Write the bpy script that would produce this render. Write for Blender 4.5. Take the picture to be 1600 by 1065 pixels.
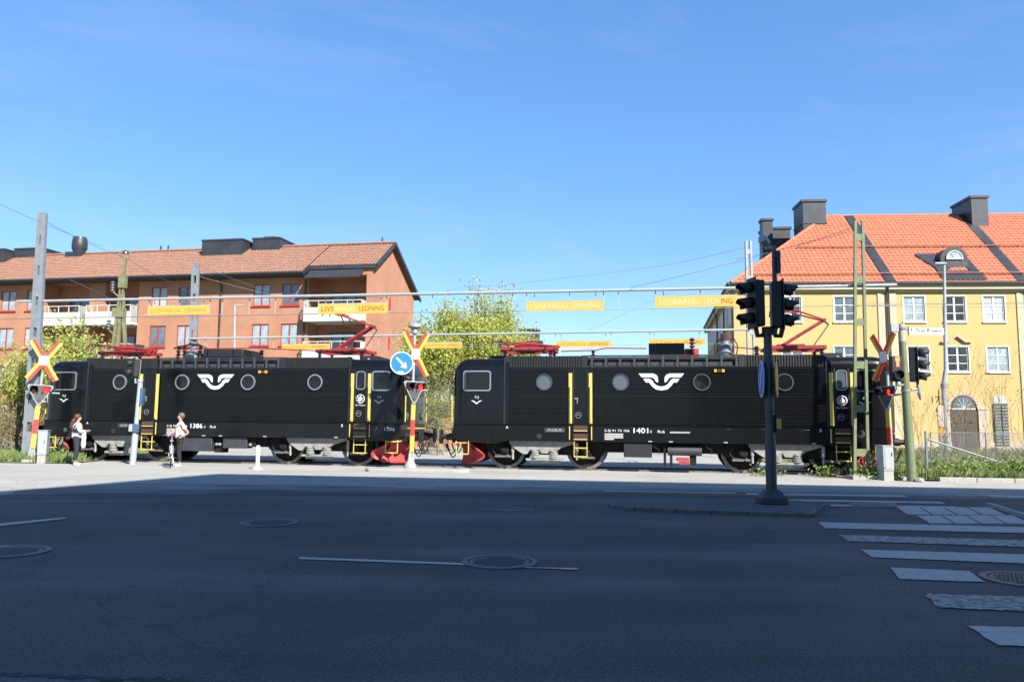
import bpy, bmesh, math, random
from mathutils import Vector, Matrix
R = math.radians
random.seed(7)
scene = bpy.context.scene
for o in list(bpy.data.objects): bpy.data.objects.remove(o, do_unlink=True)
col = scene.collection

# ------------------------------------------------------------------ camera
F, HOR, ROLL, EYE = 1200.0, 657.0, 0.0088, 1.62
pit = math.atan((HOR-532.5)/F)
fw = Vector((0, math.cos(pit), math.sin(pit))); up0 = Vector((0, -math.sin(pit), math.cos(pit))); rt0 = Vector((1, 0, 0))
rt = rt0*math.cos(ROLL)+up0*math.sin(ROLL); up = up0*math.cos(ROLL)-rt0*math.sin(ROLL)
cd = bpy.data.cameras.new('camera'); cam = bpy.data.objects.new('camera', cd); col.objects.link(cam)
cd.sensor_width = 36; cd.lens = F/1600*36; cd.clip_end = 3000; cd.clip_start = 0.05
m = Matrix((rt, up, -fw)).transposed().to_4x4(); m.translation = (0, 0, EYE); cam.matrix_world = m
scene.camera = cam
def ray(px, py): return fw*F+rt*(px-800)-up*(py-532.5)
def at(px, py, Y):
    d = ray(px, py); return Vector((0, 0, EYE))+d*(Y/d.y)
def gnd(px, py, z=0):
    d = ray(px, py); return Vector((0, 0, EYE))+d*((z-EYE)/d.z)

# ------------------------------------------------------------------ world, sun, exposure
SUN_AZ, SUN_EL = R(35), R(38)          # azimuth to the right of straight behind the viewpoint
to_sun = Vector((math.sin(SUN_AZ)*math.cos(SUN_EL), -math.cos(SUN_AZ)*math.cos(SUN_EL), math.sin(SUN_EL)))
w = bpy.data.worlds.new('World'); scene.world = w; w.use_nodes = True
nt = w.node_tree; bg = nt.nodes['Background']
sky = nt.nodes.new('ShaderNodeTexSky'); sky.sky_type = 'NISHITA'; sky.sun_disc = False
sky.sun_elevation = SUN_EL; sky.sun_rotation = math.atan2(to_sun.x, to_sun.y)
sky.air_density = 0.9; sky.dust_density = 0.0; sky.ozone_density = 6.0; sky.altitude = 0
gm = nt.nodes.new('ShaderNodeGamma'); gm.inputs[1].default_value = .60; nt.links.new(sky.outputs[0], gm.inputs[0])
hs = nt.nodes.new('ShaderNodeHueSaturation'); hs.inputs['Saturation'].default_value = 1.39; hs.inputs['Value'].default_value = 1.33; hs.inputs['Hue'].default_value = .507; nt.links.new(gm.outputs[0], hs.inputs['Color'])
# faint high cirrus all over the sky
wt = nt.nodes.new('ShaderNodeTexCoord'); wm = nt.nodes.new('ShaderNodeMapping'); wm.inputs['Scale'].default_value = (1.6, 1.6, 7); wm.inputs['Rotation'].default_value = (0, .12, .4); nt.links.new(wt.outputs['Generated'], wm.inputs[0])
wn = nt.nodes.new('ShaderNodeTexNoise'); wn.inputs['Scale'].default_value = 1.6; wn.inputs['Detail'].default_value = 7; wn.inputs['Roughness'].default_value = .62; wn.inputs['Distortion'].default_value = .6; nt.links.new(wm.outputs[0], wn.inputs['Vector'])
wr = nt.nodes.new('ShaderNodeMapRange'); nt.links.new(wn.outputs['Fac'], wr.inputs[0]); wr.inputs[1].default_value = .48; wr.inputs[2].default_value = .80; wr.inputs[3].default_value = 0; wr.inputs[4].default_value = .13
wx = nt.nodes.new('ShaderNodeMix'); wx.data_type = 'RGBA'; nt.links.new(wr.outputs[0], wx.inputs['Factor']); nt.links.new(hs.outputs[0], wx.inputs['A']); wx.inputs['B'].default_value = (2.6, 3.0, 3.4, 1)
nt.links.new(wx.outputs['Result'], bg.inputs[0]); bg.inputs[1].default_value = 0.135
sl = bpy.data.lights.new('sun', 'SUN'); sl.energy = 5.0; sl.angle = R(0.5); sl.color = (1, .95, .87)
so = bpy.data.objects.new('sun', sl); col.objects.link(so); so.location = (30, -40, 60)
so.rotation_euler = to_sun.to_track_quat('Z', 'Y').to_euler()
vs = scene.view_settings; vs.view_transform = 'Standard'; vs.look = 'None'; vs.exposure = 1.25; vs.gamma = 1; vs.use_curve_mapping = False
scene.render.resolution_x = 1024; scene.render.resolution_y = 681

# ------------------------------------------------------------------ materials
def mat(name, c, rough=.7, metal=0, var=0, vscale=3, bump=0, bscale=40, emit=0, spec=.5, coat=0, c2=None, stretch=None, detail=4):
    M = bpy.data.materials.new(name); M.use_nodes = True; N = M.node_tree.nodes; L = M.node_tree.links
    b = N['Principled BSDF']; b.inputs['Roughness'].default_value = rough; b.inputs['Metallic'].default_value = metal
    b.inputs['Base Color'].default_value = (*c, 1); b.inputs['Specular IOR Level'].default_value = spec
    b.inputs['Coat Weight'].default_value = coat; b.inputs['Coat Roughness'].default_value = .08
    if emit:
        b.inputs['Emission Color'].default_value = (*c, 1); b.inputs['Emission Strength'].default_value = emit
    if var or bump:
        tc = N.new('ShaderNodeTexCoord'); src = tc.outputs['Object']
        if stretch:
            mp = N.new('ShaderNodeMapping'); mp.inputs['Scale'].default_value = stretch; L.new(src, mp.inputs[0]); src = mp.outputs[0]
    if var:
        n = N.new('ShaderNodeTexNoise'); n.inputs['Scale'].default_value = vscale; n.inputs['Detail'].default_value = detail; n.inputs['Roughness'].default_value = .65
        L.new(src, n.inputs['Vector'])
        r = N.new('ShaderNodeValToRGB'); L.new(n.outputs['Fac'], r.inputs[0])
        r.color_ramp.elements[0].position = .3; r.color_ramp.elements[1].position = .72
        d = c2 or tuple(min(1, x*(1+var)) for x in c); a = tuple(x*(1-var) for x in c) if not c2 else c
        r.color_ramp.elements[0].color = (*a, 1); r.color_ramp.elements[1].color = (*d, 1)
        L.new(r.outputs[0], b.inputs['Base Color'])
    if bump:
        n2 = N.new('ShaderNodeTexNoise'); n2.inputs['Scale'].default_value = bscale; n2.inputs['Detail'].default_value = 3
        L.new(src, n2.inputs['Vector'])
        bp = N.new('ShaderNodeBump'); bp.inputs['Strength'].default_value = bump; bp.inputs['Distance'].default_value = .02
        L.new(n2.outputs['Fac'], bp.inputs['Height']); L.new(bp.outputs[0], b.inputs['Normal'])
    return M
def asphalt(name, c, speck, patch, crack=True, blend=None):
    M = mat(name, c, .85, spec=.3); N = M.node_tree.nodes; L = M.node_tree.links; b = N['Principled BSDF']
    tc = N.new('ShaderNodeTexCoord'); o = tc.outputs['Object']
    def noise(s, det=3, rough=.6, scl=None):
        n = N.new('ShaderNodeTexNoise'); n.inputs['Scale'].default_value = s; n.inputs['Detail'].default_value = det; n.inputs['Roughness'].default_value = rough
        if scl:
            mp = N.new('ShaderNodeMapping'); mp.inputs['Scale'].default_value = scl; L.new(o, mp.inputs[0]); L.new(mp.outputs[0], n.inputs['Vector'])
        else: L.new(o, n.inputs['Vector'])
        return n.outputs['Fac']
    def ramp(s, p0, v0, p1, v1):
        r = N.new('ShaderNodeMapRange'); L.new(s, r.inputs[0])
        for i, v in zip((1, 2, 3, 4), (p0, p1, v0, v1)): r.inputs[i].default_value = v
        return r.outputs[0]
    def mul(a, b_):
        q = N.new('ShaderNodeMath'); q.operation = 'MULTIPLY'; L.new(a, q.inputs[0]); L.new(b_, q.inputs[1]); return q.outputs[0]
    fine = ramp(noise(95, 4, .8), .3, 1-speck, .75, 1+speck*1.4)
    big = ramp(noise(.35, 4, .6), .3, 1-patch, .7, 1+patch)
    streak = ramp(noise(.5, 3, .6, (.25, 1.6, 1)), .3, 1-patch*.8, .7, 1+patch*.8)
    mid = ramp(noise(34, 3, .75), .32, 1-speck*.45, .75, 1+speck*.7)
    lane = ramp(noise(.22, 2, .5, (.12, 2.2, 1)), .35, 1-patch*.9, .65, 1+patch*.6)
    f = mul(mul(mul(fine, big), mul(mid, lane)), streak)
    if crack:
        v = N.new('ShaderNodeTexVoronoi'); v.feature = 'DISTANCE_TO_EDGE'; v.inputs['Scale'].default_value = .16
        mx = N.new('ShaderNodeVectorMath'); mx.operation = 'ADD'
        nn = N.new('ShaderNodeTexNoise'); nn.inputs['Scale'].default_value = 1.3; nn.inputs['Detail'].default_value = 6; L.new(o, nn.inputs['Vector'])
        sc = N.new('ShaderNodeVectorMath'); sc.operation = 'SCALE'; sc.inputs['Scale'].default_value = 2.2; L.new(nn.outputs['Color'], sc.inputs[0])
        L.new(o, mx.inputs[0]); L.new(sc.outputs[0], mx.inputs[1]); L.new(mx.outputs[0], v.inputs['Vector'])
        f = mul(f, ramp(v.outputs['Distance'], .0, .68, .006, 1))
    f = mul(f, ramp(noise(70, 2, .5), .64, 1, .74, 1+speck*2.2))
    vm = N.new('ShaderNodeVectorMath'); vm.operation = 'SCALE'; vm.inputs[0].default_value = c; L.new(f, vm.inputs['Scale'])
    if blend:                      # sunlit tone fades into the darker shaded road tone, painted into the colour
        at_ = N.new('ShaderNodeAttribute'); at_.attribute_name = 'sunlit'
        ad = N.new('ShaderNodeMath'); ad.operation = 'ADD'; L.new(at_.outputs['Fac'], ad.inputs[0]); L.new(ramp(noise(.9, 6, .7, (.35, 1.5, 1)), .3, -.35, .7, .35), ad.inputs[1])
        cm = N.new('ShaderNodeMix'); cm.data_type = 'RGBA'; L.new(ramp(ad.outputs[0], .1, 0, .9, 1), cm.inputs['Factor']); cm.inputs['A'].default_value = (*blend, 1); cm.inputs['B'].default_value = (*c, 1)
        L.new(cm.outputs['Result'], vm.inputs[0])
    L.new(vm.outputs[0], b.inputs['Base Color'])
    bp = N.new('ShaderNodeBump'); bp.inputs['Strength'].default_value = .5; bp.inputs['Distance'].default_value = .006
    L.new(noise(120, 3, .7), bp.inputs['Height']); L.new(bp.outputs[0], b.inputs['Normal'])
    return M
def brickmat(name, c1, c2, mortar, sx=1.0, bump=.3):
    M = mat(name, c1, .85, spec=.25); N = M.node_tree.nodes; L = M.node_tree.links; b = N['Principled BSDF']
    tc = N.new('ShaderNodeTexCoord'); sp = N.new('ShaderNodeSeparateXYZ'); L.new(tc.outputs['Object'], sp.inputs[0])
    ad = N.new('ShaderNodeMath'); ad.operation = 'ADD'; L.new(sp.outputs[0], ad.inputs[0]); L.new(sp.outputs[1], ad.inputs[1])
    cb = N.new('ShaderNodeCombineXYZ'); L.new(ad.outputs[0], cb.inputs[0]); L.new(sp.outputs[2], cb.inputs[1])
    t = N.new('ShaderNodeTexBrick'); L.new(cb.outputs[0], t.inputs['Vector']); t.inputs['Scale'].default_value = 1
    t.inputs['Brick Width'].default_value = .26*sx; t.inputs['Row Height'].default_value = .078*sx; t.inputs['Mortar Size'].default_value = .008*sx; t.inputs['Bias'].default_value = 0
    for k, v in (('Color1', c1), ('Color2', c2), ('Mortar', mortar)): t.inputs[k].default_value = (*v, 1)
    n = N.new('ShaderNodeTexNoise'); n.inputs['Scale'].default_value = .5; n.inputs['Detail'].default_value = 5; L.new(tc.outputs['Object'], n.inputs['Vector'])
    mr = N.new('ShaderNodeMapRange'); L.new(n.outputs['Fac'], mr.inputs[0]); mr.inputs[1].default_value = .3; mr.inputs[2].default_value = .7; mr.inputs[3].default_value = .88; mr.inputs[4].default_value = 1.1
    vm = N.new('ShaderNodeVectorMath'); vm.operation = 'SCALE'; L.new(t.outputs['Color'], vm.inputs[0]); L.new(mr.outputs[0], vm.inputs['Scale']); L.new(vm.outputs[0], b.inputs['Base Color'])
    bp = N.new('ShaderNodeBump'); bp.inputs['Strength'].default_value = bump; bp.inputs['Distance'].default_value = .01; bp.invert = True
    L.new(t.outputs['Fac'], bp.inputs['Height']); L.new(bp.outputs[0], b.inputs['Normal'])
    return M
def leafmat(name, c, c2, trans=.35):
    M = mat(name, c, .6, var=.3, vscale=1.2, c2=c2, spec=.2); N = M.node_tree.nodes; L = M.node_tree.links; b = N['Principled BSDF']
    t = N.new('ShaderNodeBsdfTranslucent'); L.new(b.inputs['Base Color'].links[0].from_socket, t.inputs[0])
    mx = N.new('ShaderNodeMixShader'); mx.inputs[0].default_value = trans
    L.new(b.outputs[0], mx.inputs[1]); L.new(t.outputs[0], mx.inputs[2]); L.new(mx.outputs[0], N['Material Output'].inputs[0])
    return M
T = {}
T['asphalt'] = asphalt('asphalt', (.081, .067, .064), 1.0, .24)
T['asphalt2'] = asphalt('asphalt_newer', (.092, .082, .082), .85, .12, False)
T['tar'] = mat('crumbled_tar', (.030, .028, .028), .95, var=.5, vscale=30, bump=.6, bscale=60)
T['pale'] = asphalt('sunlit_asphalt', (.30, .29, .265), .12, .07, True, (.078, .067, .066))  # road paled where the sun falls; shadow contrast put into the colour
T['islandtop'] = asphalt('island_asphalt', (.085, .085, .09), .35, .15, False)
T['ground'] = mat('ground_soil', (.16, .15, .09), .95, var=.4, vscale=1.2, bump=.6, bscale=14, c2=(.11, .15, .05))
T['paint'] = mat('road_paint', (.13, .11, .10), .7, var=.25, vscale=16, bump=.3, bscale=80, detail=9, c2=(.40, .355, .32)); _r = [n for n in T['paint'].node_tree.nodes if n.type == 'VALTORGB'][0].color_ramp; _r.elements[0].position = .33; _r.elements[1].position = .43
T['paintworn'] = mat('worn_paint', (.10, .09, .085), .75, vscale=13, var=.3, c2=(.36, .32, .29), detail=10); _r = [n for n in T['paintworn'].node_tree.nodes if n.type == 'VALTORGB'][0].color_ramp; _r.elements[0].position = .40; _r.elements[1].position = .58
T['kerb'] = mat('granite_kerb', (.30, .28, .26), .8, var=.25, vscale=14, bump=.3)
T['kerbdark'] = mat('dark_kerb', (.105, .092, .082), .85, var=.35, vscale=8, bump=.3)
T['concrete'] = mat('concrete', (.28, .27, .25), .85, var=.15, vscale=5, bump=.2)
T['iron'] = mat('cast_iron', (.075, .08, .095), .5, .4, var=.3, vscale=20, bump=.3)
T['black'] = mat('black_loco_paint', (.0026, .0028, .0033), .24, var=.35, vscale=2.2, spec=.36, c2=(.0048, .0048, .0050), stretch=(2.2, 1, .5), detail=7)
T['blackdull'] = mat('dusty_black_paint', (.0050, .0051, .0055), .30, var=.4, vscale=1.0, spec=.35, stretch=(.6, 1, 2))
T['under'] = mat('underframe_black', (.012, .011, .010), .8, var=.4, vscale=4, spec=.2)
T['roofblack'] = mat('roof_black', (.012, .0125, .014), .55, var=.25, vscale=3)
T['bogie'] = mat('bogie_grey', (.16, .15, .13), .7, var=.3, vscale=4, c2=(.29, .29, .275), detail=7)
T['tyre'] = mat('wheel_steel', (.17, .16, .145), .5, .5, var=.3, vscale=8)
T['spring'] = mat('spring_grey', (.27, .27, .255), .55, var=.2, vscale=12)
T['yellow'] = mat('safety_yellow', (.50, .40, .10), .5, var=.12, vscale=9)
T['chrome'] = mat('window_metal', (.42, .43, .44), .32, .8)
T['glass'] = mat('dark_glass', (.006, .007, .008), .08, 0, spec=.35)
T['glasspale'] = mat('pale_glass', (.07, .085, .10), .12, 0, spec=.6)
T['red'] = mat('pantograph_red', (.17, .02, .022), .5, var=.2, vscale=7, c2=(.36, .028, .035), detail=6)
T['plow'] = mat('plough_red', (.22, .03, .03), .55, var=.2, vscale=5, c2=(.46, .045, .05), detail=7)
T['white'] = mat('white_paint', (.62, .62, .61), .5)
T['offwhite'] = mat('off_white_paint', (.42, .42, .41), .6, var=.06, vscale=3)
T['orangelamp'] = mat('orange_lens', (.75, .28, .03), .25)
T['insul'] = mat('insulator_brown', (.075, .035, .03), .25)
T['greymetal'] = mat('galvanised_grey', (.22, .235, .25), .5, .35, var=.15, vscale=6)
T['palemetal'] = mat('pale_grey_paint', (.27, .295, .305), .55, var=.1, vscale=4)
T['darkmetal'] = mat('dark_grey_metal', (.045, .047, .052), .5, .2, var=.2, vscale=4)
T['rubber'] = mat('black_rubber', (.012, .012, .012), .6)
T['brick'] = brickmat('orange_brick', (.335, .152, .090), (.38, .182, .108), (.37, .225, .155))
T['plaster'] = mat('yellow_plaster', (.43, .312, .128), .9, var=.03, vscale=1.1, stretch=(1, 1, .35), bump=.15, bscale=30)
T['cream'] = mat('cream_plaster', (.40, .36, .25), .85, var=.05, vscale=1)
T['tile'] = mat('orange_clay_tile', (.31, .090, .045), .75, var=.35, vscale=3.3, c2=(.46, .165, .088), detail=9)
T['tileold'] = mat('weathered_clay_tile', (.185, .088, .058), .85, var=.3, vscale=3.0, c2=(.31, .165, .11), detail=9)
T['sheet'] = mat('black_sheet_metal', (.035, .038, .044), .45, .2, var=.25, vscale=1.5)
T['redframe'] = mat('red_window_frame', (.36, .028, .022), .5)
T['whitepanel'] = mat('white_balcony_panel', (.46, .46, .43), .6, var=.05, vscale=2)
T['curtain'] = mat('window_pane', (.26, .33, .35), .12, var=.35, vscale=.9, spec=.8)
T['panegrey'] = mat('window_pane_dark', (.10, .13, .15), .07, var=.5, vscale=.7, spec=.9)
T['panelight'] = mat('window_pane_blind', (.36, .38, .38), .2, var=.15, vscale=1.1)
T['panedeep'] = mat('window_pane_deep', (.035, .045, .05), .06, var=.5, vscale=1.5, spec=.7)
T['stone'] = mat('pink_stone', (.42, .33, .26), .85, var=.2, vscale=5)
T['shutter'] = mat('green_lattice', (.03, .06, .05), .6)
T['wood'] = mat('dark_wood_door', (.05, .035, .025), .6, var=.3, vscale=6)
T['signyel'] = mat('sign_yellow', (.58, .345, .055), .45, var=.06, vscale=3)
T['signred'] = mat('sign_red', (.62, .035, .025), .45)
T['signblue'] = mat('sign_blue', (.015, .16, .58), .4)
T['redlamp'] = mat('red_lamp_lit', (.9, .03, .03), .4, emit=1.2)
T['redoff'] = mat('red_lamp_off', (.10, .012, .012), .2)
T['greenpaint'] = mat('green_mast_paint', (.125, .15, .075), .6, var=.2, vscale=5)
T['olive'] = mat('olive_mast_paint', (.15, .15, .075), .7, var=.25, vscale=4)
T['bark'] = mat('bark', (.10, .075, .05), .9, var=.3, vscale=8)
T['twig'] = mat('dry_twig', (.22, .17, .11), .9, var=.3, vscale=5)
T['leaf'] = leafmat('spring_leaf', (.38, .42, .075), (.52, .54, .16), .5)
T['leafg'] = leafmat('green_leaf', (.14, .20, .05), (.25, .30, .09))
T['grass'] = leafmat('grass_blade', (.13, .21, .06), (.26, .29, .12), .3)
T['hedge'] = leafmat('dull_leaf', (.11, .12, .04), (.22, .20, .08), .2)
T['wire'] = mat('wire_grey', (.10, .10, .11), .5, .3)
T['skin'] = mat('skin', (.36, .20, .145), .55)
T['denim'] = mat('dark_denim', (.016, .018, .030), .85)
T['blackcloth'] = mat('black_cloth', (.012, .012, .014), .85)
T['whitecloth'] = mat('white_cloth', (.50, .49, .475), .85)
T['creamcloth'] = mat('cream_cloth', (.42, .39, .33), .9)
T['hairb'] = mat('brown_hair', (.07, .035, .02), .5)
T['hairg'] = mat('ash_hair', (.10, .078, .055), .55)
T['plategrey'] = mat('lamp_plate_grey', (.065, .068, .072), .5, var=.1)
T['sigblack'] = mat('signal_black', (.010, .010, .011), .55)
T['signblue2'] = mat('dull_blue', (.045, .085, .15), .5)
T['redman'] = mat('red_figure_lit', (1.0, .12, .05), .4, emit=1.6)
T['signnavy'] = mat('sign_navy', (.01, .02, .08), .5)
T['dome'] = mat('dome_lamp_metal', (.30, .31, .32), .45, .3, var=.2, vscale=6)
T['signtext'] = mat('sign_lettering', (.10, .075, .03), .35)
T['signpale'] = mat('sign_lettering_glare', (.50, .46, .36), .4)  # sky glare on the dark letters, put into their colour
T['signfaint'] = mat('sign_lettering_faint_glare', (.34, .17, .03), .4)  # weaker glare on the dark letters, also painted as a colour
T['amber'] = mat('amber_lens', (.25, .12, .02), .2)
T['greenlens'] = mat('green_lens', (.006, .016, .012), .2)

# ------------------------------------------------------------------ mesh builder
# parts of these names are built one object per piece
APART = {'body_joint','bracket','busbar','stone_surround','brake_valve','side_bar','plough_bracket','breaker_cable','shutter','clamp','door_edge','roof_bracket','sign_print','leg','hanger','band','shirt_print','plate_border_strip','data_panel','roof_rail','step_frame','gutter_clip'}
class MB:
    def __init__(s): s.v = []; s.f = []; s.st = []
    def add(s, vs, fs):
        b = len(s.v); s.st.append((b, len(s.f))); s.v += [tuple(x) for x in vs]; s.f += [tuple(i+b for i in f) for f in fs]; return s
    def box(s, x0, x1, y0, y1, z0, z1):
        return s.add([(x0,y0,z0),(x1,y0,z0),(x1,y1,z0),(x0,y1,z0),(x0,y0,z1),(x1,y0,z1),(x1,y1,z1),(x0,y1,z1)],
                     [(0,3,2,1),(4,5,6,7),(0,1,5,4),(1,2,6,5),(2,3,7,6),(3,0,4,7)])
    def beam(s, p, q, w, h, upv=(0,0,1)):
        p = Vector(p); q = Vector(q); d = (q-p).normalized(); u = Vector(upv)
        if abs(d.dot(u)) > .98: u = Vector((0,1,0))
        a = d.cross(u).normalized(); b = a.cross(d).normalized(); vs = []
        for c in (p, q):
            for i, j in ((-1,-1),(1,-1),(1,1),(-1,1)): vs.append(c+a*i*w/2+b*j*h/2)
        return s.add(vs, [(0,3,2,1),(4,5,6,7),(0,1,5,4),(1,2,6,5),(2,3,7,6),(3,0,4,7)])
    def tube(s, pts, r, seg=6, cap=True):
        pts = [Vector(p) for p in pts]; n = len(pts); rs = r if isinstance(r, (list, tuple)) else [r]*n; vs = []; fs = []; pa = None
        for i, p in enumerate(pts):
            d = (pts[min(i+1, n-1)]-pts[max(i-1, 0)]).normalized()
            a = d.orthogonal().normalized() if pa is None else (pa-d*pa.dot(d)).normalized()
            pa = a; b = d.cross(a)
            for k in range(seg):
                t = 2*math.pi*k/seg; vs.append(p+(a*math.cos(t)+b*math.sin(t))*rs[i])
        for i in range(n-1):
            for k in range(seg):
                k2 = (k+1) % seg; fs.append((i*seg+k, i*seg+k2, (i+1)*seg+k2, (i+1)*seg+k))
        if cap: fs += [tuple(range(seg))[::-1], tuple((n-1)*seg+k for k in range(seg))]
        return s.add(vs, fs)
    def lathe(s, prof, o=(0,0,0), ax=(0,0,1), seg=16):
        o = Vector(o); ax = Vector(ax).normalized(); a = ax.orthogonal().normalized(); b = ax.cross(a); vs = []; fs = []; n = len(prof)
        for r, h in prof:
            for k in range(seg):
                t = 2*math.pi*k/seg; vs.append(o+ax*h+(a*math.cos(t)+b*math.sin(t))*r)
        for i in range(n-1):
            for k in range(seg):
                k2 = (k+1) % seg; fs.append((i*seg+k, i*seg+k2, (i+1)*seg+k2, (i+1)*seg+k))
        if prof[0][0] > 1e-4: fs.append(tuple(range(seg))[::-1])
        if prof[-1][0] > 1e-4: fs.append(tuple((n-1)*seg+k for k in range(seg)))
        return s.add(vs, fs)
    def prism(s, poly, o=(0,0,0), u=(1,0,0), v=(0,0,1), w=(0,1,0), w0=0, w1=.1):
        o, u, v, w = Vector(o), Vector(u), Vector(v), Vector(w); n = len(poly)
        vs = [o+u*a+v*b+w*w0 for a, b in poly]+[o+u*a+v*b+w*w1 for a, b in poly]
        fs = [tuple(range(n)), tuple(range(2*n-1, n-1, -1))]+[(i, i+n, (i+1) % n+n, (i+1) % n) for i in range(n)]
        return s.add(vs, fs)
    def ring(s, ro, ri, o, u, v, w, w0, w1, seg=24):
        o, u, v, w = Vector(o), Vector(u), Vector(v), Vector(w); vs = []; fs = []
        for r, h in ((ri, w0), (ro, w0), (ro, w1), (ri, w1)):
            for k in range(seg):
                t = 2*math.pi*k/seg; vs.append(o+u*r*math.cos(t)+v*r*math.sin(t)+w*h)
        for i in range(4):
            for k in range(seg):
                k2 = (k+1) % seg; j = (i+1) % 4; fs.append((i*seg+k, i*seg+k2, j*seg+k2, j*seg+k))
        return s.add(vs, fs)
    def quad(s, *p): return s.add(p, [tuple(range(len(p)))])
    def mesh(s, name, m):
        me = bpy.data.meshes.new(name); me.from_pydata([tuple(v) for v in s.v], [], s.f)
        bm = bmesh.new(); bm.from_mesh(me); bmesh.ops.recalc_face_normals(bm, faces=bm.faces); bm.to_mesh(me); bm.free()
        me.shade_smooth(); me.set_sharp_from_angle(angle=.6)
        me.materials.append(T[m] if isinstance(m, str) else m); return me
    def build(s, name, m, parent=None, bev=0, recalc=True):
        if name in APART and len(s.st) > 1:
            for i, (v0, f0) in enumerate(s.st):
                v1, f1 = s.st[i+1] if i+1 < len(s.st) else (len(s.v), len(s.f))
                q = MB().add(s.v[v0:v1], [tuple(k-v0 for k in f) for f in s.f[f0:f1]]); o = q.build(name, m, parent, bev)
            return o
        return link(name, s.mesh(name, m) if recalc else s.raw(name, m), parent, bev)
    def raw(s, name, m):
        me = bpy.data.meshes.new(name); me.from_pydata([tuple(v) for v in s.v], [], s.f); me.materials.append(T[m]); return me
def link(name, me, parent=None, bev=0, loc=None, rot=None):
    o = bpy.data.objects.new(name, me); col.objects.link(o); o.parent = parent
    if loc is not None: o.location = loc
    if rot is not None: o.rotation_euler = rot
    if bev:
        b = o.modifiers.new('bevel', 'BEVEL'); b.width = bev; b.segments = 2; b.limit_method = 'ANGLE'
    return o
def tag(o, label=None, cat=None, group=None, kind=None):
    if label: o['label'] = label
    if cat: o['category'] = cat
    if group: o['group'] = group
    if kind: o['kind'] = kind
    return o
def empty(name, loc=(0,0,0), rz=0, label=None, cat=None, group=None):
    o = bpy.data.objects.new(name, None); col.objects.link(o); o.location = loc; o.rotation_euler = (0,0,rz); o.empty_display_size = .2
    return tag(o, label, cat, group)
def copy_tree(o, parent=None):
    c = o.copy(); col.objects.link(c); c.parent = parent
    for ch in list(o.children): copy_tree(ch, c)
    return c
FRONT = (R(90), 0, 0)      # text standing up, read from -y
def text(body, m, parent, loc, h, wdt=None, rot=FRONT, name='lettering', ext=.003, bold=0):
    cu = bpy.data.curves.new('txt', 'FONT'); cu.body = body; cu.size = 1; cu.extrude = 0; cu.offset = bold; cu.resolution_u = 3
    to = bpy.data.objects.new('txt', cu); col.objects.link(to)
    dg = bpy.context.evaluated_depsgraph_get(); me = bpy.data.meshes.new_from_object(to.evaluated_get(dg)); bpy.data.objects.remove(to, do_unlink=True)
    xs = [v.co.x for v in me.vertices]; ys = [v.co.y for v in me.vertices]; x0, x1, y0, y1 = min(xs), max(xs), min(ys), max(ys)
    sy = h/(y1-y0); sx = (wdt/(x1-x0)) if wdt else sy
    for v in me.vertices: v.co = ((v.co.x-x0)*sx, (v.co.y-y0)*sy, 0)
    me.materials.clear(); me.materials.append(T[m])
    return link(name, me, parent, loc=loc, rot=rot)

# ------------------------------------------------------------------ track frame
TH = .175
TO = Vector((0, 26.33, 0)); TD = Vector((math.cos(TH), -math.sin(TH), 0)); TN = Vector((math.sin(TH), math.cos(TH), 0))
def trk(s, n, z=0): return TO+TD*s+TN*(n+.79)+Vector((0, 0, z))      # n = 0 on the track's centre line

# ------------------------------------------------------------------ ground
def sheet(name, poly, z, m, parent=None, kind='structure'):
    o = MB().quad(*[(p[0], p[1], z) for p in poly]).build(name, m, parent)
    if o.data.polygons[0].normal.z < 0: o.data.flip_normals()
    return tag(o, kind=kind) if kind else o
sheet('ground', [(-900,-300),(900,-300),(900,1500),(-900,1500)], -.03, 'ground')
sheet('road', [(-90,-40),(90,-40),(90,18.6),(14.7,21.9),(12.3,22.25),(10.4,22.75),(10.2,60),(-15.3,60),(-15.3,26.9),(-90,30)], 0, 'asphalt')
near = [(-90,10.8),(-30,12.6),(-13,14.4),(-5,16.6),(3,17.4),(13,16.2),(14.0,17.2)]; inner = [(-90,13.2),(-30,14.6),(-12,16.2),(-8,21.0),(3,20.6),(13,18.9),(14.2,18.8)]  # pale zone laid out close to the block's shadow edge, painting in sunlight
far = [(-90,29.9),(-30,27.7),(-15.25,26.95),(-15.25,60),(10.15,60),(10.4,22.72),(12.3,22.2),(14.6,21.85)]
cp = MB().add([(x,y,.004) for x,y in near+inner+far], [(i,i+1,i+8,i+7) for i in range(6)]+[(7,8,9,10,11,12,13,21,20,19,18,17,16,15,14)]).build('sunlit_crossing_pavement', 'pale'); tag(cp, kind='structure')
wa = cp.data.attributes.new('sunlit', 'FLOAT', 'POINT')
for i in range(len(near+inner+far)): wa.data[i].value = 0.0 if i < 7 else 1.0
if cp.data.polygons[0].normal.z < 0: cp.data.flip_normals()
sheet('asphalt_patch', [(-14,-6),(14,-6),(14,2.2),(4,2.6),(1.2,4.05),(0.2,4.35),(-.9,4.6),(-2.2,4.95),(-3.6,5.05),(-14,5.6)], .004, 'asphalt2')
seam = [(-14,5.6),(-3.6,5.05),(-2.2,4.95),(-.9,4.6),(.2,4.35),(1.2,4.05),(4,2.6)]; sv = []
for a, b_ in zip(seam[:-1], seam[1:]):
    n = max(2, int(math.dist(a, b_)/.05))
    for k in range(n): f_ = k/n; sv.append((a[0]+(b_[0]-a[0])*f_, a[1]+(b_[1]-a[1])*f_+random.gauss(0, .012)))
b = MB(); vs_ = []
for x, y in sv: w_ = .012+abs(random.gauss(0, .028)); vs_ += [(x,y-w_,.007),(x,y+w_,.007)]
tag(b.add(vs_, [(2*k,2*k+2,2*k+3,2*k+1) for k in range(len(sv)-1)]).build('road_seam', 'tar'), kind='structure')
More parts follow.
